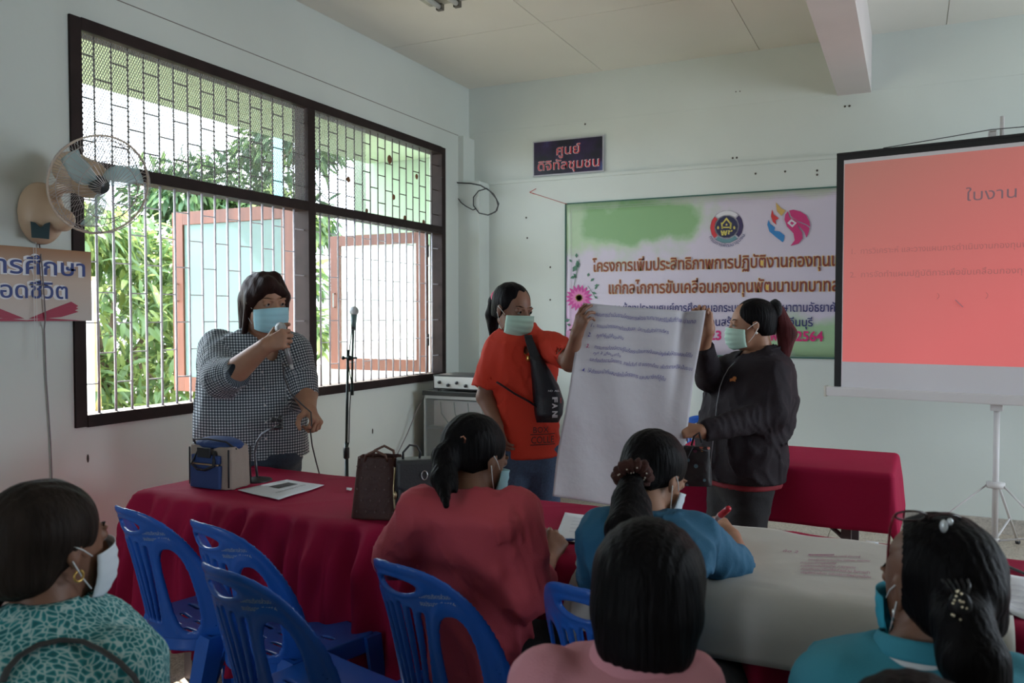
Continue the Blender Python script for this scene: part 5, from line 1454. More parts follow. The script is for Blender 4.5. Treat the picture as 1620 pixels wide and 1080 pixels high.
# coil of black cable by the window
cb = []
for x, y in ((700, 281), (709, 280), (716, 284), (724, 289), (745, 290), (760, 293), (775, 302), (785, 314), (788, 325), (784, 335), (772, 340), (758, 337), (749, 325), (749, 312), (757, 302), (770, 298), (781, 307), (789, 322), (786, 333), (776, 339)):
    cb.append(aty(x, y, 6.14 if x < 759 or True else 6.3))
cb[0] = atx(699, 281, XL + .02)
tag(MB().tube(cb, .0055, 7).build('cable_coil', BLACKP, None, smooth=True), 'black cable from the window corner ending in a loose coil', 'cable')
tag(MB().tube([aty(725, 314, 6.14), aty(729, 320, 6.14), aty(737, 326, 6.14), aty(748, 332, 6.14), aty(753, 330, 6.14)], .0045, 6).build('cable_stub', BLACKP, None, smooth=True), 'short black cable end beside the coil in the corner', 'cable')

# ------------------------------------------------------------------ projection screen
SR = R(-10); so0 = A([-.447, 5.80, 0]); sdx = A([math.cos(SR), math.sin(SR), 0]); sdn = A([math.sin(SR), -math.cos(SR), 0])   # sdn faces the room
def sp3(s, d, z): return so0 + sdx * s + sdn * d + A([0, 0, z])
SM = (np.stack([sdx, sdn, A([0, 0, 1.])], 1), so0)
sc_ = empty('projection_screen', sp3(.9, 0, 0), 'white tripod projection screen with black border showing a pinkish red slide', 'screen')
W_ = 1.80
BLK = mat('black_screen_border', (.008, .008, .009), .8); WSC = mat('white_screen_fabric', (.62, .60, .62), .9); WPL = mat('white_painted_metal', (.60, .58, .58), .45)
def sb(lo, hi, bev=0): return MB().box(lo, hi, bev, SM)
sb((0, -.004, .985), (W_, .0, 2.495)).build('screen_border', BLK, sc_)
sb((.045, 0, .985), (W_ - .045, .0015, 2.452)).build('screen_fabric', WSC, sc_)
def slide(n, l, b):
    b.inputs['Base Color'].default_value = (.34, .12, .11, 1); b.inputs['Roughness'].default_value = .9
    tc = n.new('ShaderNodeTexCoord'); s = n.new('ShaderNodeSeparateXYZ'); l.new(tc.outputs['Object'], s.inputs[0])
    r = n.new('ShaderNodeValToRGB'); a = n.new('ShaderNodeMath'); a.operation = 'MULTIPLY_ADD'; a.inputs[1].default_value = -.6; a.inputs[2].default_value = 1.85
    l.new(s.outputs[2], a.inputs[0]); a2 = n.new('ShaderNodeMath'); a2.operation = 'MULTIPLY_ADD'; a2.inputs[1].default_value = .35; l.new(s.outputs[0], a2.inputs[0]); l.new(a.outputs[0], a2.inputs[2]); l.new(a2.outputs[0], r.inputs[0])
    e = r.color_ramp.elements; e[0].position = .1; e[0].color = (.30, .15, .115, 1); e[1].position = 1; e[1].color = (.80, .14, .145, 1)  # projector light painted as emission, with its uneven brightness as the gradient
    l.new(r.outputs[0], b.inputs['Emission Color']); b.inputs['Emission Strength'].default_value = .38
sb((.050, .0016, 1.150), (W_ - .05, .0022, 2.428)).build('projected_slide', uvmat('slide_glow_gradient', slide), sc_)
TXT = mat('slide_text', (.14, .10, .12), .9, emit=((.30, .16, .18), .22))
TXF = mat('slide_text_faint', (.22, .10, .10), .9, emit=((.45, .13, .12), .34))
write('ใบงาน', lambda x, y: sp3(.745 + x, .0030, 2.135 + y), .095, TXT, sc_, width=.26)
write('1.  การวิเคราะห์ และวางแผนการดำเนินงานกองทุนพัฒนาบทบาทสตรีระดับอำเภอ', lambda x, y: sp3(.09 + x, .0030, 1.845 + y), .05, TXF, sc_, width=1.5)
write('2.  การจัดทำแผนปฏิบัติการเพื่อขับเคลื่อนกองทุนพัฒนาบทบาทสตรีในพื้นที่', lambda x, y: sp3(.09 + x, .0030, 1.695 + y), .05, TXF, sc_, width=1.5)
for i, a0 in enumerate((.60, .86)):
    MB().tube([sp3(a0 + .012 * math.sin(k), .0032, 1.55 + .03 * k * .4) for k in range(4)], .0015, 4).build('slide_mark', TXF, sc_)
MB().tube([sp3(.700, .0030, 1.545), sp3(.722, .0030, 1.52), sp3(.742, .0030, 1.500)], .008, 6, flat=.2).build('fabric_tear', mat('tear_grey', (.22, .25, .30), .8), sc_)
sb((-.045, -.022, .925), (W_ + .045, .036, .985), .008).build('screen_casing', WPL, sc_)
for s_ in (-.055, W_ + .045): sb((s_, -.026, .918), (s_ + .012, .040, .990), .003).build('end_cap', mat('cream_plastic', (.55, .53, .46), .5), sc_)
for z in (2.49,): sb((0, -.012, 2.488), (W_, .006, 2.502), .002).build('top_bar', BLK, sc_)
PX_ = .925
def pole(z0_, z1_, r_, nm): MB().tube([sp3(PX_, -.035, z0_), sp3(PX_, -.035, z1_)], r_, 10).build(nm, WPL, sc_, smooth=True)
pole(.10, .93, .0175, 'pole'); pole(.80, 2.62, .0120, 'pole')
MB().box((PX_ - .032, -.05, .885), (PX_ + .032, .0, .925), .004, SM).build('casing_bracket', WPL, sc_)
MB().lathe([(.02, -.02), (.05, -.016), (.05, .016), (.02, .02)], sp3(PX_, -.035, .44), (0, 0, 1), 18).build('leg_collar', WPL, sc_, smooth=True)
MB().lathe([(.02, -.012), (.026, -.01), (.026, .01), (.02, .012)], sp3(PX_, -.035, .11), (0, 0, 1), 14).build('brace_collar', WPL, sc_, smooth=True)
for a in (195, -18, 80):
    d = sdx * math.cos(R(a)) + (-sdn) * math.sin(R(a)) * .9
    top = sp3(PX_, -.035, .44) + d * .045; foot = sp3(PX_, -.035, .012) + d * .50
    MB().tube([top, foot], .009, 8, flat=.6).build('leg', WPL, sc_, smooth=True)
    MB().tube([sp3(PX_, -.035, .11) + d * .022, top * .42 + foot * .58], .007, 6).build('brace', WPL, sc_, smooth=True)
    MB().sphere(foot, .016, 8, 6).build('rubber_foot', BLACKP, sc_, smooth=True)
MB().tube([sp3(.86, -.01, 2.50), sp3(.86, -.01, 2.535), sp3(.90, -.01, 2.535), sp3(.90, -.01, 2.50)], .007, 6).box((.862, -.02, 2.50), (.90, .0, 2.528), .002, SM).build('hanging_hook', mat('steel', (.5, .5, .5), .3, 1), sc_)
tag(MB().tube([sp3(.28, -.005, 2.505), sp3(.55, -.005, 2.522), sp3(.875, -.01, 2.545), sp3(1.3, -.005, 2.53), sp3(1.6, 0, 2.51)], .0028, 6).build('hanging_cord', BLACKP, None, smooth=True), 'black cord strung along the top edge of the projection screen', 'cord')
# ------------------------------------------------------------------ ceiling lamp just above the frame
lf = empty('ceiling_lamp', (-2.62, 4.30, ZC - .06), 'dusty batten lamp on the ceiling, cut by the top edge', 'lamp')
MB().box((-2.68, 3.2, 3.335), (-2.40, 4.41, ZC - .004), .012).build('lamp_housing', mat('dusty_white_metal', (.42, .42, .36), .6, var=.3, vscale=9), lf)
for x in (-2.60, -2.48):
    MB().tube([(x, 3.24, 3.325), (x, 4.39, 3.318)], .016, 10).build('lamp_tube', mat('unlit_tube', (.6, .6, .55), .3), lf, smooth=True)
    MB().box((x - .02, 4.38, 3.30), (x + .02, 4.41, 3.34)).build('lamp_holder', mat('grimy_plastic', (.10, .09, .07), .6), lf)
# ------------------------------------------------------------------ wall fan
fan = empty('wall_fan', (XL + .035, 2.34, 1.9), 'cream wall fan with open wire guard mounted beside the window', 'fan')
CRM = mat('aged_cream_plastic', (.56, .40, .27), .45, var=.06, vscale=6)
fc = at(62, 337, 3.66); fx = XL + .035; c0 = atx(60, 338, fx)
g = ell(c0 + A([.02, 0, 0]), np.eye(3), (.085, .098, .135)); g = inter(g, half((fx, 0, 0), (-1, 0, 0)))
grow('wall_bracket', su(.03, g, rc(c0 + A([.05, .0, .0]), c0 + A([.12, .03, -.03]), .06, .05)), [c0 - .12, c0 + .14], CRM, fan, .006, .06)
MB().prism([(-.035, -.038), (.03, -.042), (.035, .03), (.015, .022), (0, .005), (-.02, .025), (-.038, .03)], c0 + A([.088, -.048, -.075]), (.62, .78, 0), (0, 0, 1), (.78, -.62, 0), .012).build('control_panel', mat('dark_teal_panel', (.03, .06, .07), .4), fan)
ctr = at(158, 293, 3.42); axv = nrm((.92, -.19, -.35)); e1 = nrm(np.cross(axv, (0, 0, 1.))); e2 = np.cross(e1, axv)
grow('motor_housing', su(.02, rc(ctr - axv * .260, ctr - axv * .10, .076, .080)), [ctr - axv * .235, ctr - axv * .1], CRM, fan, .006, .10)
MB().tube([c0 + A([.07, .01, .07]), c0 + A([.12, .02, .11]), ctr - axv * .19 - A([0, 0, .05])], [.035, .03, .03], 10).build('neck', CRM, fan, smooth=True)
WIRE = mat('dull_chrome_wire', (.50, .44, .42), .35, .4)
def circ(r, d, n_=40): return [ctr + axv * d + (e1 * math.cos(2 * PI * i / n_) + e2 * math.sin(2 * PI * i / n_)) * r for i in range(n_ + 1)]
rg = MB().tube(circ(.205, 0), .0045, 6, cap=False); rg.build('guard_rim', mat('cream_rim', (.60, .48, .38), .4), fan, smooth=True)
wr_ = MB()
for i in range(84):
    a = 2 * PI * i / 84; d = e1 * math.cos(a) + e2 * math.sin(a)
    wr_.tube([ctr + d * .05 - axv * .085, ctr + d * .14 - axv * .080, ctr + d * .192 - axv * .045, ctr + d * .205], .0011, 3, cap=False)
    if i % 2 == 0: wr_.tube([ctr + d * .205, ctr + d * .190 + axv * .045, ctr + d * .12 + axv * .078, ctr + d * .035 + axv * .082], .0011, 3, cap=False)
wr_.build('guard_wires', WIRE, fan, kind='stuff')
MB().tube(circ(.192, .043), .0018, 4, cap=False).tube(circ(.12, .078), .0018, 4, cap=False).tube(circ(.19, -.046), .0018, 4, cap=False).build('guard_ring', WIRE, fan)
MB().lathe([(.0001, .03), (.03, .025), (.036, 0), (.036, -.03)], ctr + axv * .0, axv, 16).build('hub', mat('dark_hub', (.04, .05, .05), .3), fan, smooth=True)
BLD = mat('clear_blue_blade', (.50, .66, .66), .2, alpha=.55)
for k in range(3):
    a0 = R(18 + 120 * k)
    def fn(u, v):
        r_ = .030 + .150 * u; a = a0 + (v - .5) * (1.25 - .55 * u) * (.6 + .4 * math.sin(PI * min(1, u + .25))) + .35 * u
        return ctr + (e1 * math.cos(a) + e2 * math.sin(a)) * r_ + axv * (.030 * (v - .5))
    gridshell('blade', fn, 8, 6, .0015, BLD, fan)
cr_ = [atx(62, 385, fx + .01), atx(66, 415, SX + .012), atx(72, 500, SX + .012), atx(70, 520, fx + .008), atx(73, 600, fx + .008), atx(76, 640, fx + .008), atx(80, 700, fx + .008), atx(82, 750, fx + .008), atx(83, 830, fx + .01)]
tag(MB().tube(cr_, .0032, 6).build('power_cord', mat('grey_cord', (.20, .17, .17), .6), None, smooth=True), 'thin grey power cord hanging down the wall from the fan', 'cord')
for x0 in (53, 57):
    tag(MB().tube([atx(x0, 383, SX + .02), atx(x0 + 1, 480, SX + .02), atx(x0 + 3, 570, SX + .03)], .0011, 4).build('pull_string', mat('white_string', (.6, .6, .58), .7)), 'thin white fan pull string over the board, %s of the two' % ('left' if x0 == 53 else 'right'), 'string', 'fan pull strings')
# ------------------------------------------------------------------ equipment rack with amplifier
rk = empty('speaker_trolley', (-3.08, 5.75, 0), 'black-edged equipment trolley with glass front in the corner', 'trolley')
x0, x1, y0, y1, zt = -3.36, -2.74, 5.42, 5.98, .86
RKM = mat('dark_rack_panel', (.04, .035, .035), .35); ALU = mat('aluminium_edge', (.55, .55, .55), .3, .8)
MB().box((x0, y0 + .02, .12), (x0 + .015, y1, zt)).box((x1 - .015, y0 + .02, .12), (x1, y1, zt)).box((x0, y1 - .015, .12), (x1, y1, zt)).box((x0, y0 + .02, .12), (x1, y1, .135)).build('rack_case', RKM, rk)
MB().box((x0 - .01, y0 - .01, zt - .02), (x1 + .01, y1 + .01, zt + .015), .006).build('rack_top', mat('glossy_black_top', (.03, .03, .03), .12), rk)
for x in (x0, x1 - .016): MB().box((x, y0, .10), (x + .016, y0 + .02, zt - .02), .003).build('corner_post', ALU, rk)
MB().box((x0, y0, zt - .045), (x1, y0 + .02, zt - .02), .003).build('front_rail', ALU, rk)
MB().box((x0 + .02, y0 + .02, .58), (x1 - .02, y0 + .30, .60)).build('shelf', RKM, rk)
MB().box((x0 + .06, y0 + .05, .60), (x1 - .05, y0 + .28, .80), .004).build('equipment_case', mat('mauve_grey_case', (.36, .30, .31), .5), rk)
for k in range(4):
    xx = x0 + .12 + k * .12; MB().tube([(xx, y0 + .045, .79), (xx + .01, y0 + .045, .70), (xx + .09, y0 + .045, .61)], .004, 5).build('patch_cable', BLACKP, rk, smooth=True)
gl_ = MB().box((x0 + .018, y0 + .004, .13), (x1 - .018, y0 + .008, zt - .05)).build('glass_door', mat('rack_glass', (.7, .75, .75), .05, alpha=.18), rk)
for x in (x0 + .05, x1 - .05):
    for y in (y0 + .05, y1 - .05): MB().lathe([(.0001, -.02), (.045, -.018), (.045, .018), (.0001, .02)], (x, y, .0455), (1, 0, 0), 16).tube([(x, y, .045), (x, y, .12)], .012, 6).build('caster', BLACKP, rk, smooth=True)
am = empty('amplifier', (-3.02, 5.62, zt + .015), 'silver-faced amplifier on top of the corner trolley', 'amplifier')
ax0, ax1, ay = -3.30, -2.80, 5.46
MB().box((ax0, ay, zt + .025), (ax1, ay + .34, zt + .135), .006).build('amp_case', RKM, am)
MB().box((ax0 + .012, ay - .004, zt + .036), (ax1 - .012, ay, zt + .124)).build('face_plate', mat('silver_face', (.70, .70, .68), .35, .3), am)
for k in range(6): MB().lathe([(.013, 0), (.012, .014), (.0001, .015)], (ax0 + .06 + k * .076, ay - .004, zt + .08 - .02 * (k % 2)), (0, -1, 0), 12).build('knob', BLACKP, am, smooth=True)
for x in (ax0 + .04, ax1 - .04):
    for y in (ay + .03, ay + .30): MB().lathe([(.014, 0), (.014, .012)], (x, y, zt + .014), (0, 0, 1), 10).build('foot', BLACKP, am)
tag(MB().tube([(-3.44, 5.05, .30), (-3.44, 5.2, .44), (-3.43, 5.3, .56), (-3.40, 5.38, .72), (-3.38, 5.5, .86)], .004, 6).build('wall_cable', mat('grey_cord', (.20, .17, .17), .6), None, smooth=True), 'thin cable running up the wall behind the corner trolley', 'cable')

# ------------------------------------------------------------------ microphones
DGM = mat('dark_green_black_metal', (.015, .03, .028), .35, .3); MIC = mat('mic_grille', (.45, .47, .48), .35, .8, bump=.6, bscale=500)
ms = empty('microphone_stand', (at(549, 748, 4.3)[0], at(549, 748, 4.3)[1], 0), 'dark boom microphone stand in front of the right half of the window', 'microphone stand')
bx, by = ms.location[0], ms.location[1]
def pz(px, py): return at(px, py, 4.3)
MB().tube([(bx, by, .03), pz(548, 700)], .0105, 10).build('lower_pole', DGM, ms, smooth=True)
MB().tube([pz(548, 712), pz(550.5, 553)], .0072, 10).build('upper_pole', DGM, ms, smooth=True)
MB().lathe([(.012, -.03), (.016, -.026), (.016, .026), (.012, .03)], pz(548, 716), (0, 0, 1), 12).build('clutch', BLACKP, ms, smooth=True)
MB().tube([pz(557, 625), pz(557.5, 570), pz(559, 516)], .0055, 8).build('boom_arm', DGM, ms, smooth=True)
MB().tube([pz(557, 608), pz(557, 625)], .0095, 10).build('counterweight', DGM, ms, smooth=True)
MB().tube([pz(543, 566), pz(565, 566)], .0050, 8).sphere(pz(543, 566), .010, 8, 6).sphere(pz(553, 566), .014, 8, 6).build('boom_clamp', DGM, ms, smooth=True)
MB().tube([pz(559, 520), pz(559.5, 500)], [.012, .014], 10).build('mic_clip', BLACKP, ms, smooth=True)
for a in (20, 140, 260):
    MB().tube([(bx, by, .30), (bx + .36 * math.cos(R(a)), by + .36 * math.sin(R(a)), .012)], .007, 8).build('leg', DGM, ms, smooth=True)
sm = empty('microphone', pz(560, 506), 'spare microphone with pale ball grille clipped on the stand', 'microphone')
MB().tube([pz(559, 522), pz(560, 497)], [.011, .017], 12).build('mic_body', mat('teal_grey_mic', (.10, .16, .16), .4), sm, smooth=True)
MB().sphere(pz(560, 492), .025, 16, 12).build('grille', MIC, sm, smooth=True)
tag(MB().tube([pz(557, 520), pz(554, 545), pz(551, 575), pz(556, 605), pz(553, 650), pz(552, 700), pz(546, 720), pz(547, 770)], .0026, 6).build('stand_cable', BLACKP, None, smooth=True), 'black cable looping down the microphone stand', 'cable')
hr_, wr0, D_, N_, wl_ = CH
D_, N_ = ortho(D_, N_); T_ = -np.cross(D_, N_)
pc = wr0 + D_ * .078 - N_ * .026
hm = empty('handheld_microphone', pc, 'handheld microphone gripped by the woman in the checked shirt', 'microphone')
MB().tube([pc - T_ * .115, pc - T_ * .03, pc + T_ * .035], [.0105, .0125, .0165], 14).build('mic_body', mat('grey_mic_body', (.22, .21, .21), .35, .3), hm, smooth=True)
MB().sphere(pc + T_ * .058, (.0250, .0250, .0270), 18, 14).build('grille', MIC, hm, smooth=True)
MB().tube([pc - T_ * .112, pc - T_ * .135], .0075, 8).build('plug', mat('pale_plug', (.5, .5, .48), .4), hm, smooth=True)
e_ = pc - T_ * .135
tag(MB().tube([e_, at(447, 575, 3.62), at(449, 595, 3.63), at(460, 622, 3.66), at(478, 640, 3.70), at(492, 652, 3.70), at(493, 668, 3.70), at(491, 682, 3.72), at(494, 705, 3.75), at(500, 730, 3.8), at(506, 752, 3.85), at(510, 800, 3.9)], .0032, 7).build('microphone_cable', mat('grey_black_cable', (.05, .05, .05), .5), None, smooth=True), 'microphone cable trailing from hand to hand and down behind the table', 'cable')
# gooseneck desk microphone
gb = atz(407, 761, .752)
gm_ = empty('desk_microphone', gb, 'gooseneck desk microphone with round black base on the red table', 'microphone')
tg = float((gb - CC) @ CF)
MB().lathe([(.060, 0), (.062, .004), (.058, .010), (.020, .016), (.014, .020)], gb, (0, 0, 1), 28).build('base', BLACKP, gm_, smooth=True)
gp = [gb + A([0, 0, .018]), at(405, 735, tg), at(403, 715, tg), at(406, 700, tg), at(414, 687, tg), at(426, 679, tg), at(437, 676, tg)]
MB().tube(gp, .0055, 10).build('gooseneck', mat('grey_gooseneck', (.16, .16, .18), .35, .7), gm_, smooth=True)
MB().tube([at(434, 677, tg), at(447, 674, tg)], [.008, .010], 10).sphere(at(432, 664, tg), (.014, .012, .012), 10, 8).sphere(at(443, 662, tg), (.014, .012, .014), 10, 8).tube([at(447, 674, tg), at(440, 664, tg)], .006, 8).build('mic_head', BLACKP, gm_, smooth=True)

# ------------------------------------------------------------------ bags on the table
def frame_at(p, ang):
    """local axes for a thing on the table: x to its right, y away from its front"""
    a = YAW + R(ang); return np.stack([A([math.cos(a), math.sin(a), 0]), A([-math.sin(a), math.cos(a), 0]), A([0, 0, 1.])], 1), A(p, dtype=float)
NVY = mat('navy_canvas', (.018, .045, .15), .8, bump=.2, bscale=200); BGE = mat('beige_canvas', (.30, .24, .20), .85, bump=.2, bscale=200); BKC = mat('black_canvas', (.012, .012, .015), .7)
def soft_box(wb, wt, db, dt, h, r=.02, n=2.6, top=.0):
    def f(P):
        t = np.clip(P[:, 2] / h, 0, 1); a = wb + (wt - wb) * t; b = db + (dt - db) * t
        d = ((np.abs(P[:, 0]) / a) ** (n * 2) + (np.abs(P[:, 1]) / b) ** (n * 2)) ** (1 / (n * 2)) - 1
        d = d * np.minimum(a, b)
        zt_ = h - top * (P[:, 0] / a) ** 2
        return su(.0, lambda Q: np.maximum(np.maximum(d, P[:, 2] - zt_), -P[:, 2]))(P) if False else np.maximum(np.maximum(d, P[:, 2] - zt_), .001 - P[:, 2])
    return f
def local_surf(name, f, lo, hi, M, m, root, h=.005, **k):
    V, Q = surf(f, A(lo) - .01, A(hi) + .01, h); V = V @ M[0].T + M[1]; return mesh(name, V, Q, m, root, **k)
p = atz(331, 772, .753); M = frame_at(p + A([0, .06, 0]), -26)
bg_ = empty('handbag', p, 'navy and beige canvas bag with black trim at the left end of the table', 'bag')
W2, D2_, H2 = .112, .072, .170
local_surf('bag_body', wrinkle(soft_box(W2, W2 * .98, D2_, D2_ * .86, H2, n=3), .0015, 25, 3), (-.14, -.10, 0), (.14, .10, .18), M, BGE, bg_)
local_surf('bag_top', wrinkle(lambda P: ell((0, 0, H2), np.eye(3), (W2 * 1.02, D2_ * .92, .034))(P), .0015, 25, 4), (-.14, -.1, .10), (.14, .1, .24), M, NVY, bg_)
def lb_(lo, hi, m, nm, bev=.003): return MB().box(lo, hi, bev, M).build(nm, m, bg_)
lb_((-.078, -D2_ - .014, .004), (.078, -D2_ + .01, .098), NVY, 'front_pocket', .008)
lb_((-.074, -D2_ - .010, .104), (.074, -D2_ + .01, .138), NVY, 'upper_pocket', .006)
lb_((-.034, -D2_ - .018, .128), (.034, -D2_ - .006, .168), BKC, 'label_patch', .003)
write('ANGLER', lambda x, y: M[1] + M[0] @ A([-.026 + x, -D2_ - .019, .150 + y]), .010, mat('patch_grey', (.25, .25, .27), .7), bg_, width=.05) if False else None
lb_((-.07, -D2_ - .012, .098), (.07, -D2_ - .006, .103), mat('tan_zip', (.35, .22, .12), .6), 'zip', .001)
MB().tube([M[1] + M[0] @ A(q) for q in [(-W2 * .98, -.02, H2 - .01), (-W2 * .8, -.055, H2 + .022), (0, -.063, H2 + .030), (W2 * .8, -.055, H2 + .022), (W2 * .98, -.02, H2 - .01)]], .004, 6).build('top_zip', BKC, bg_, smooth=True)
for sx in (-1, 1):
    MB().tube([M[1] + M[0] @ A(q) for q in [(sx * .045, -.072, .155), (sx * .060, -.095, .10), (sx * .02, -.102, .082), (0, -.102, .082)]], .006, 6, flat=.6).build('handle', BKC, bg_, smooth=True)
for q in ((-W2 + .006, -D2_ + .012), (W2 - .006, -D2_ + .012), (W2 - .006, D2_ - .012)):
    MB().tube([M[1] + M[0] @ A([q[0], q[1], .01]), M[1] + M[0] @ A([q[0], q[1], H2 * .95])], .0035, 6).build('piping', BKC, bg_, smooth=True)
# brown tote
BRL = mat('brown_monogram_leather', (.060, .022, .016), .5, spec=.25, bump=.15, bscale=90)
p = atz(588, 824, .753); M = frame_at(p + A([-.01, .065, 0]), -8)
br = empty('handbag', p, 'dark brown open-topped tote bag with small printed motifs', 'bag')
f1 = soft_box(.095, .072, .060, .045, .215, n=2.2); f2 = soft_box(.087, .066, .052, .038, .25, n=2.2)
local_surf('bag_body', sub(f1, lambda P: np.maximum(f2(P), .02 - P[:, 2]), .003), (-.11, -.08, 0), (.11, .08, .23), M, BRL, br, .0045)
for sy in (-1, 1):
    MB().tube([M[1] + M[0] @ A(q) for q in [(-.040, sy * .040, .195), (-.034, sy * .050, .222), (0, sy * .052, .238), (.034, sy * .050, .222), (.040, sy * .040, .195)]], .0048, 8).build('handle', mat('tan_leather', (.12, .055, .035), .5), br, smooth=True)
mo = MB(); r_ = random.Random(3)
for i in range(5):
    for j in range(5):
        z = .03 + j * .038; x = -.065 + i * .032 + (.016 if j % 2 else 0); yy = -(.060 - .015 * z / .215) - .0012
        if abs(x) < .07: mo.prism([(-.004, 0), (0, -.005), (.004, 0), (0, .005)], M[1] + M[0] @ A([x, yy, z]), M[0][:, 0], M[0][:, 2], M[0][:, 1], -.0006)
mo.build('motif_print', mat('dull_motif', (.10, .055, .045), .6), br, kind='stuff')
# dark grey structured bag
GRL = mat('dark_grey_leather', (.032, .034, .036), .5, bump=.15, bscale=160)
p = atz(645, 830, .753); M = frame_at(p + A([0, .055, 0]), 14)
gy = empty('handbag', p, 'dark grey structured bag with top handle beside the brown tote', 'bag')
local_surf('bag_body', soft_box(.074, .066, .052, .036, .215, n=3.2), (-.1, -.08, 0), (.1, .08, .22), M, GRL, gy, .0045)
def lg2(lo, hi, nm, m=GRL): return MB().box(lo, hi, .006, M).build(nm, m, gy)
gridshell('flap', lambda u, v: M[1] + M[0] @ A([(-.070 + .140 * v), -.046 - .002 - .010 * (1 - u) + .0 * v, .125 + .090 * u - .02 * (1 - u) * (1 - abs(2 * v - 1)) * 1.5]), 8, 10, .004, GRL, gy)
MB().tube([M[1] + M[0] @ A(q) for q in [(-.045, 0, .21), (-.046, -.012, .238), (-.024, -.012, .262), (.0, -.012, .258), (.012, -.010, .236), (.010, 0, .212)]], .0062, 8, flat=.6).build('handle', GRL, gy, smooth=True)
MB().tube([M[1] + M[0] @ A([.02 + .010 * math.cos(a), -.0535, .165 + .015 * math.sin(a)]) for a in np.linspace(0, 2 * PI, 13)], .0022, 6, cap=False).build('emblem', mat('steel', (.5, .5, .5), .3, 1), gy, smooth=True)
MB().tube([M[1] + M[0] @ A(q) for q in [(-.074, -.02, .19), (-.080, -.03, .12), (-.078, -.035, .06), (-.075, -.035, .04)]], .0035, 6).sphere(M[1] + M[0] @ A([-.075, -.037, .10]), (.006, .006, .014), 8, 6).build('charm_strap', mat('gold_charm', (.45, .35, .2), .35, .9), gy, smooth=True)

# ------------------------------------------------------------------ papers, pens
PAP = mat('white_paper', (.68, .70, .74), .8); INKB = mat('blue_ink', (.06, .06, .30), .7); INKG = mat('grey_print', (.06, .06, .07), .7); INKM = mat('magenta_ink', (.30, .03, .14), .7)
def sheet(name, px4, z, label, nu=10, nv=8, wav=.0015, m=PAP, cat='paper', grp=None):
    c = [atz(x, y, z) for x, y in px4]         # near-left, near-right, far-right, far-left
    def fn(u, v):
        p_ = c[0] * (1 - u) * (1 - v) + c[1] * u * (1 - v) + c[2] * u * v + c[3] * (1 - u) * v
        return p_ + A([0, 0, wav * (1 + math.sin(u * 7 + v * 3) * math.cos(v * 5))])
    root = empty(name, c[0], label, cat, grp); gridshell('sheet', fn, nu, nv, .0008, m, root); return root, fn
r1, f1_ = sheet('printed_sheet', [(441, 791), (513, 768), (454, 759), (376, 775.5)], .7575, 'white printed sheet with a dark photo beside the desk microphone')
f1b = lambda u, v: f1_(u, v) + A([0, 0, .0026])
MB().grid(lambda u, v: f1b(.42 + .42 * u, .50 + .26 * v), 6, 4).build('photo_print', mat('dark_photo', (.05, .05, .05), .6, var=.8, vscale=60), r1)
write('การประชุมเชิงปฏิบัติการ กองทุน', lambda x, y: f1b(.22 + x, .30 + y), .10, INKG, r1, width=.62)
r2_, f2_ = sheet('note_sheet', [(876, 856), (958, 862), (952, 819), (894, 811)], .7575, 'white note sheet with faint lines beside the teal-sleeved arm')
for k in range(5): write('รายงานการประชุมคณะกรรมการ', lambda x, y: f2_(.25 + x, .78 - .12 * k + y) + A([0, 0, .0026]), .06, mat('faint_grey_ink', (.40, .40, .48), .7), r2_, width=.5)
r3_, f3_ = sheet('crumpled_sheet', [(1553, 963), (1662, 990), (1675, 925), (1588, 910)], .7585, 'creased white sheet with blue scribble at the right end of the table', wav=.006)
MB().tube([f3_(.10 + .05 * math.sin(k * 1.9), .82 + .05 * math.cos(k * 2.3)) + A([0, 0, .003]) for k in range(12)], .0012, 4).build('scribble', INKB, r3_)
for k in range(5): write('ข้อเสนอแนะเพิ่มเติมของกลุ่ม', lambda x, y: f3_(.2 + x, .62 - .12 * k + y) + A([0, 0, .0030]), .05, mat('faint_grey_ink', (.40, .40, .48), .7), r3_, width=.7)
sheet('name_card', [(1368, 858.5), (1390, 861), (1390, 858), (1370, 855.5)], .7585, 'tiny white card at the back edge beside the chart paper', 3, 3, .0005)
sheet('paper_scrap', [(548, 775), (556, 776), (557, 772), (548, 771)], .7585, 'tiny white scrap just left of the brown tote', 3, 3, .0005)
sheet('folded_note', [(834, 832), (838, 833), (842, 823), (834, 824)], .7585, 'small white folded note showing beside the coral sleeve', 3, 3, .0005)
pen0, pen1 = atz(842, 856, .778), atz(911, 853, .765)
pn = empty('ballpoint_pen', pen0, 'blue ballpoint pen between the fingers of the woman in coral', 'pen')
MB().tube([pen0, pen0 * .45 + pen1 * .55], [.0065, .0050], 8).build('pen_cap', mat('clear_blue_plastic', (.35, .45, .65), .2), pn, smooth=True)
MB().tube([pen0 * .45 + pen1 * .55, pen0 * .1 + pen1 * .9, pen1], [.0046, .0044, .0012], 8).build('pen_barrel', mat('blue_plastic_pen', (.01, .10, .35), .3), pn, smooth=True)
pp = atz(846, 868, .757); M = frame_at(pp, 0)
ph_ = empty('pencil_pouch', pp, 'dark flat pouch under the hand of the woman in coral', 'pouch')
MB().box((-.05, -.02, 0), (.05, .055, .018), .006, M).build('pouch_body', mat('dark_maroon_fabric', (.025, .008, .014), .8), ph_)
MB().tube([M[1] + M[0] @ A([-.05, -.02, .012]), M[1] + M[0] @ A([.05, -.02, .012])], .0022, 6).build('zip', BKC, ph_, smooth=True)
m0, m1 = at(1126, 827, 2.50), at(1154, 803, 2.44)
mk = empty('marker_pen', m0, 'red capped marker held by the woman in teal', 'marker')
MB().tube([m0, m0 * .5 + m1 * .5], [.0075, .0085], 10).build('marker_barrel', mat('white_red_barrel', (.55, .40, .42), .4), mk, smooth=True)
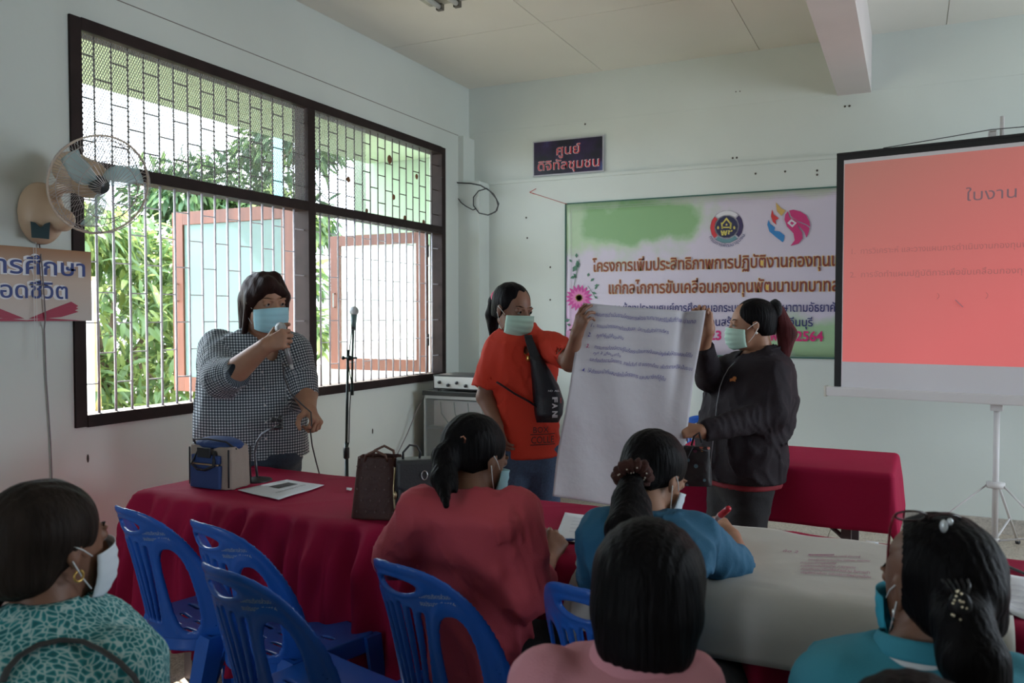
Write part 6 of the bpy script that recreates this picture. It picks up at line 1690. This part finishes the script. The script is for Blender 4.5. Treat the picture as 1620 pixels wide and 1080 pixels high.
MB().tube([m0 * .5 + m1 * .5, m0 * .06 + m1 * .94, m1], [.0098, .0092, .0070], 10).build('marker_cap', mat('red_cap', (.55, .01, .03), .3), mk, smooth=True)
MB().tube([m0 * .55 + m1 * .45, m0 * .50 + m1 * .5], .0101, 10).build('cap_ring', mat('white_ring', (.7, .6, .6), .4), mk, smooth=True)
tag(MB().tube([atz(1545, 878, .762), atz(1575, 886, .760), atz(1600, 898, .760), atz(1640, 915, .760), atz(1700, 935, .760)], .009, 6, flat=.3).build('lanyard', mat('dark_grey_strap', (.04, .04, .045), .7), None, smooth=True), 'dark strap lying across the red cloth at the right edge', 'strap')
V = [atz(1556 + 10 * math.cos(a), 887 + 4.5 * math.sin(a), .7605) for a in np.linspace(-2.4, 2.0, 12)]
tag(MB().tube(V, .0045, 6).build('white_clip', mat('white_plastic', (.75, .75, .76), .4), None, smooth=True), 'small white plastic loop near the dark strap', 'clip')

# ------------------------------------------------------------------ large chart paper on the table
TL_, UX, UY = A([-.05, 2.46, .7545]), A([math.cos(TR), math.sin(TR), 0]), A([-math.sin(TR), math.cos(TR), 0])
xl, xr = -.755, .285
def chart(u, v):
    x = xl + (xr - xl) * u; s = v * 1.0
    back = .262 + .012 * math.sin(u * 11) + .010 * math.sin(u * 5 + 1)
    L = back + .300; w = s * (L + .25)
    ed = .035
    if w < L: y = back - w; z = .004 + .004 * math.sin(u * 13 + w * 9) ** 2 + .006 * math.exp(-((u - .40) / .08) ** 2) * max(0, 1 - w * 6)
    else:
        q = w - L; a = min(q / .16, 1.15); y = -.300 - .16 * math.sin(a) * (.75 + .1 * math.sin(u * 6)) - max(0, q - .184) * .15; z = .004 - .16 * (1 - math.cos(a)) - max(0, q - .184) * .98
    if u < .05: z += 0
    return TL_ + UX * x + UY * y + A([0, 0, z])
chp = empty('chart_paper', chart(.5, .3), 'large white chart sheet with magenta handwriting hanging over the table front', 'paper')
CHP = mat('off_white_chart_paper', (.52, .50, .46), .85, var=.03, vscale=4, bump=.5, bscale=6)
gridshell('sheet', chart, 60, 50, .0012, CHP, chp)
def onchart(px, py):
    p_ = atz(px, py, .7545); q = p_ - TL_; x = q @ UX; y = q @ UY
    return ((x - xl) / (xr - xl), (.262 - y) / (.562 + .25))
HW = [(1238, 877, 1262, 'ข้อ 2'), (1278, 882, 1360, 'คณะกรรมการพัฒนาสตรี มีความรู้'), (1278, 889, 1375, 'และปฏิบัติตามระเบียบ กองทุน ของกรม'), (1266, 894, 1322, 'ตามแนวทางของรัฐ'), (1266, 900, 1352, 'การติดตามหนี้ค้างชำระ การรายงาน'), (1266, 906, 1375, 'ส่งเสริมสมาชิกให้มีส่วนร่วม ในการทำ'), (1266, 912, 1376, 'บัญชีครัวเรือน และออมทรัพย์ทุกเดือน')]
for (xa_, ya_, xb_, s_) in HW:
    a_ = A(onchart(xa_, ya_)); b_ = A(onchart(xb_, ya_ + (xb_ - xa_) * .06)); wd = .3; dirv = (b_ - a_)
    write(s_, lambda x, y: chart(*(a_ + dirv * (x / wd) + A([0, -y * 1.1]))) + A([0, 0, .0035]), .034, INKM, chp, width=wd)
MB().tube([chart(*(A(onchart(1280 + 40 * k / 8, 880.5)) )) + A([0, 0, .0035]) for k in range(9)], .0009, 4).build('underline', INKM, chp)
# left end of the sheet, curled into a loose tube
rp_ = [TL_ + UX * (xl - .012) + UY * y + A([0, 0, z]) for y, z in ((.05, .012), (-.1, .02), (-.22, .018), (-.30, -.02), (-.36, -.10), (-.40, -.20))]
MB().tube(rp_, [.026, .027, .027, .028, .030, .032], 14, cap=False).build('curled_edge', CHP, chp, smooth=True)

# ------------------------------------------------------------------ flip-chart sheet held up by two women
c00, c10, c11, c01 = at(922, 479, 3.47), at(1116, 491, 3.56), at(1066, 815, 3.44), at(872, 784, 3.34)
nn = nrm(np.cross(c10 - c00, c01 - c00)); nn = nn if nn @ CF < 0 else -nn
def flip(u, v):
    p_ = c00 * (1 - u) * (1 - v) + c10 * u * (1 - v) + c11 * u * v + c01 * (1 - u) * v
    d = .012 * math.sin(v * 7 + u * 1.5) * (.3 + v) + .010 * math.sin(v * 13 + 1) * v + .006 * math.sin(u * 6 + v * 2) + .004 * math.sin(u * 14 - v * 9)
    d -= .035 * math.exp(-((u - .86) / .05) ** 2) * math.exp(-(v / .35) ** 2) 
    sag = .018 * math.sin(PI * u) * (1 - v) * 1.0
    return p_ + nn * d - A([0, 0, sag * .4])
fl_ = empty('flip_chart_sheet', flip(.5, 1), 'large white sheet with blue handwriting held up by two standing women', 'paper')
FP = mat('flip_paper', (.62, .60, .64), .85, var=.03, vscale=3, transl=.25, bump=.8, bscale=7)
gridshell('sheet', flip, 50, 70, .0010, FP, fl_)
INKV = mat('violet_blue_ink', (.07, .06, .30), .7)
def hw(txt, u0, v0, u1, size, m=INKV, slope=.0):
    wd = .5
    write(txt, lambda x, y: flip(u0 + (u1 - u0) * x / wd, v0 + slope * x / wd - y * 1.0 + .004 * math.sin(x * 40)) + nn * .0035, size, m, fl_, width=wd, shear=.15, bold=-.0001)
hw('แบบการดำเนินงานโครงการพัฒนาบทบาทสตรีในพื้นที่ตำบล /อำเภอ', .10, .062, .93, .030)
hw('ขอแนะนำกรรมการต้องเสียสละ  มีความซื่อสัตย์การบริหาร', .13, .122, .72, .026)
hw('ทุกกลุ่มมีสัจจะออม', .14, .172, .36, .026)
hw('กรรมการต้องมีความรู้ในเรื่องระเบียบการเงินและบัญชีเพื่อให้ตรวจสอบได้ใน', .14, .232, .95, .026)
hw('ทุก 3 เดือน/ครั้ง', .14, .262, .36, .020)
hw('และต้องติดตามโครงการ  ภายในวันที่ 10 ของทุกเดือน  เพื่อติดตามหนี้ให้เป็นระบบ', .12, .298, .97, .026)
hw('ให้คำแนะนำกับสมาชิกในโครงการ และสมาชิกที่กู้ยืม', .12, .358, .76, .028)
for k, v_ in enumerate((.122, .172, .232, .358)):
    hw('%d.' % (k + 1), .075, v_, .10, .026 if k < 3 else .028, mat('pale_red_ink', (.40, .10, .20), .7) if k == 2 else INKV)

# ------------------------------------------------------------------ sling bag of the woman in red, flowered pouch
rroot, rtf, rSS, rhr = RD
BKN = mat('black_nylon', (.010, .011, .016), .5, bump=.25, bscale=120)
def onred(px, py, off=.008):
    off = off + .016
    o = at(px, py, 3.2); d = nrm(ray(px, py)); lo_, hi_ = 0., .9
    for _ in range(20):
        mm = (lo_ + hi_) / 2
        if rtf((o + d * mm)[None])[0] > off: lo_ = mm
        else: hi_ = mm
    return o + d * lo_
sb_ = empty('sling_bag', onred(862, 620, .03), 'black triangular sling bag with white letters across the red T-shirt', 'bag')
prof = [(833, 520, 5), (838, 540, 6.5), (846, 562, 8), (855, 585, 15), (863, 610, 21), (868, 635, 24), (868, 655, 22), (866, 668, 17)]
def bagfn(u, v):
    k = u * (len(prof) - 1); i = min(int(k), len(prof) - 2); f = k - i
    x = prof[i][0] * (1 - f) + prof[i + 1][0] * f; y = prof[i][1] * (1 - f) + prof[i + 1][1] * f; w_ = prof[i][2] * (1 - f) + prof[i + 1][2] * f
    s = (v * 2 - 1); th = .075 * min(1, w_ / 22) * math.sqrt(max(0, 1 - abs(s) ** 3)) * min(1, 6 * (1 - u) + .25) if u > .3 else .012
    ctr_ = onred(min(x, 872), y, .014)
    return ctr_ + CR * s * w_ * 3.7 / F_PX - CF * th * .6
gridshell('bag_body', bagfn, 44, 16, -.012, BKN, sb_)
MB().tube([onred(*q, .010) for q in ((786, 604), (800, 613), (815, 623), (832, 632), (848, 642))], .0165, 8, flat=.22).build('strap', BKN, sb_, smooth=True)
MB().tube([onred(828, 512, .012), onred(830, 518, .012), onred(836, 533, .012)], .014, 8, flat=.3).build('strap', BKN, sb_, smooth=True)
LT = mat('white_bag_letters', (.60, .58, .60), .6)
def onbag(px, py):
    """nearest point of the bag's front seen at a pixel"""
    k = 0.
    for i in range(len(prof) - 1):
        if prof[i][1] <= py <= prof[i + 1][1]: k = (i + (py - prof[i][1]) / (prof[i + 1][1] - prof[i][1])) / (len(prof) - 1)
    if py > prof[-1][1]: k = 1
    i = min(int(k * 7), 6); f = k * 7 - i
    x = prof[i][0] * (1 - f) + prof[i + 1][0] * f; w_ = prof[i][2] * (1 - f) + prof[i + 1][2] * f
    return bagfn(k, np.clip(((px - x) / w_ + 1) / 2, .02, .98)) - CF * .016
for (ch, y_, c_) in (('F', 634, LT), ('A', 645, LT), ('N', 656, LT), ('I', 664, LT)):
    write(ch, lambda x, y: onbag(873 + y, y_ - 8 + x), 11, c_, sb_, width=8 if ch != 'I' else 2.5, bold=.5)
write('ND  ALL', lambda x, y: onbag(866 + x, 618 - y), 3.6, LT, sb_, width=18, bold=.1)
MB().tube([onbag(886, 628), onbag(886, 636)], .004, 5, flat=.3).build('red_stripe', mat('red_stripe', (.45, .02, .03), .6), sb_)
# pouch
pq = at(1103, 700, 3.44)
fp = empty('floral_pouch', pq, 'small black pouch with orange flowers hanging below the jacket cuff', 'pouch')
def floral(n, l, b):
    b.inputs['Roughness'].default_value = .6
    tc = n.new('ShaderNodeTexCoord'); v = n.new('ShaderNodeTexVoronoi'); v.inputs['Scale'].default_value = 30; l.new(tc.outputs['Object'], v.inputs[0])
    r = n.new('ShaderNodeValToRGB'); r.color_ramp.interpolation = 'CONSTANT'; e = r.color_ramp.elements; e[0].position = 0; e[0].color = (1, 1, 1, 1); e[1].position = .26; e[1].color = (0, 0, 0, 1); l.new(v.outputs['Distance'], r.inputs[0])
    c = n.new('ShaderNodeValToRGB'); c.color_ramp.interpolation = 'CONSTANT'; e = c.color_ramp.elements; e[0].position = 0; e[0].color = (.012, .010, .012, 1); e[1].position = .35; e[1].color = (.35, .08, .05, 1)
    for p_, k in ((.55, (.45, .20, .04, 1)), (.68, (.10, .02, .06, 1)), (.8, (.012, .01, .012, 1)), (.9, (.10, .20, .25, 1))): x = e.new(p_); x.color = k
    s = n.new('ShaderNodeSeparateColor'); l.new(v.outputs['Color'], s.inputs[0]); l.new(s.outputs[0], c.inputs[0])
    mx = n.new('ShaderNodeMix'); mx.data_type = 'RGBA'; l.new(r.outputs[0], mx.inputs[0]); mx.inputs[6].default_value = (.012, .010, .012, 1); l.new(c.outputs[0], mx.inputs[7]); l.new(mx.outputs[2], b.inputs['Base Color'])
FLO = uvmat('floral_print', floral)
M = frame_at(at(1102, 768, 3.46), -20)
local_surf('pouch_body', wrinkle(soft_box(.062, .050, .034, .020, .165, n=1.6), .002, 30, 6), (-.08, -.05, 0), (.08, .05, .17), M, FLO, fp, .005)
MB().tube([M[1] + M[0] @ A([-.05, -.022, .150]), M[1] + M[0] @ A([0, -.026, .158]), M[1] + M[0] @ A([.05, -.022, .150])], .003, 6).build('zip', BKC, fp, smooth=True)
MB().tube([at(1094, 704, 3.43), at(1098, 690, 3.42), at(1106, 684, 3.42), at(1110, 700, 3.43)], .0045, 6).tube([at(1096, 706, 3.42), at(1088, 722, 3.42), at(1083, 740, 3.42)], .003, 6).build('wrist_strap', BKC, fp, smooth=True)
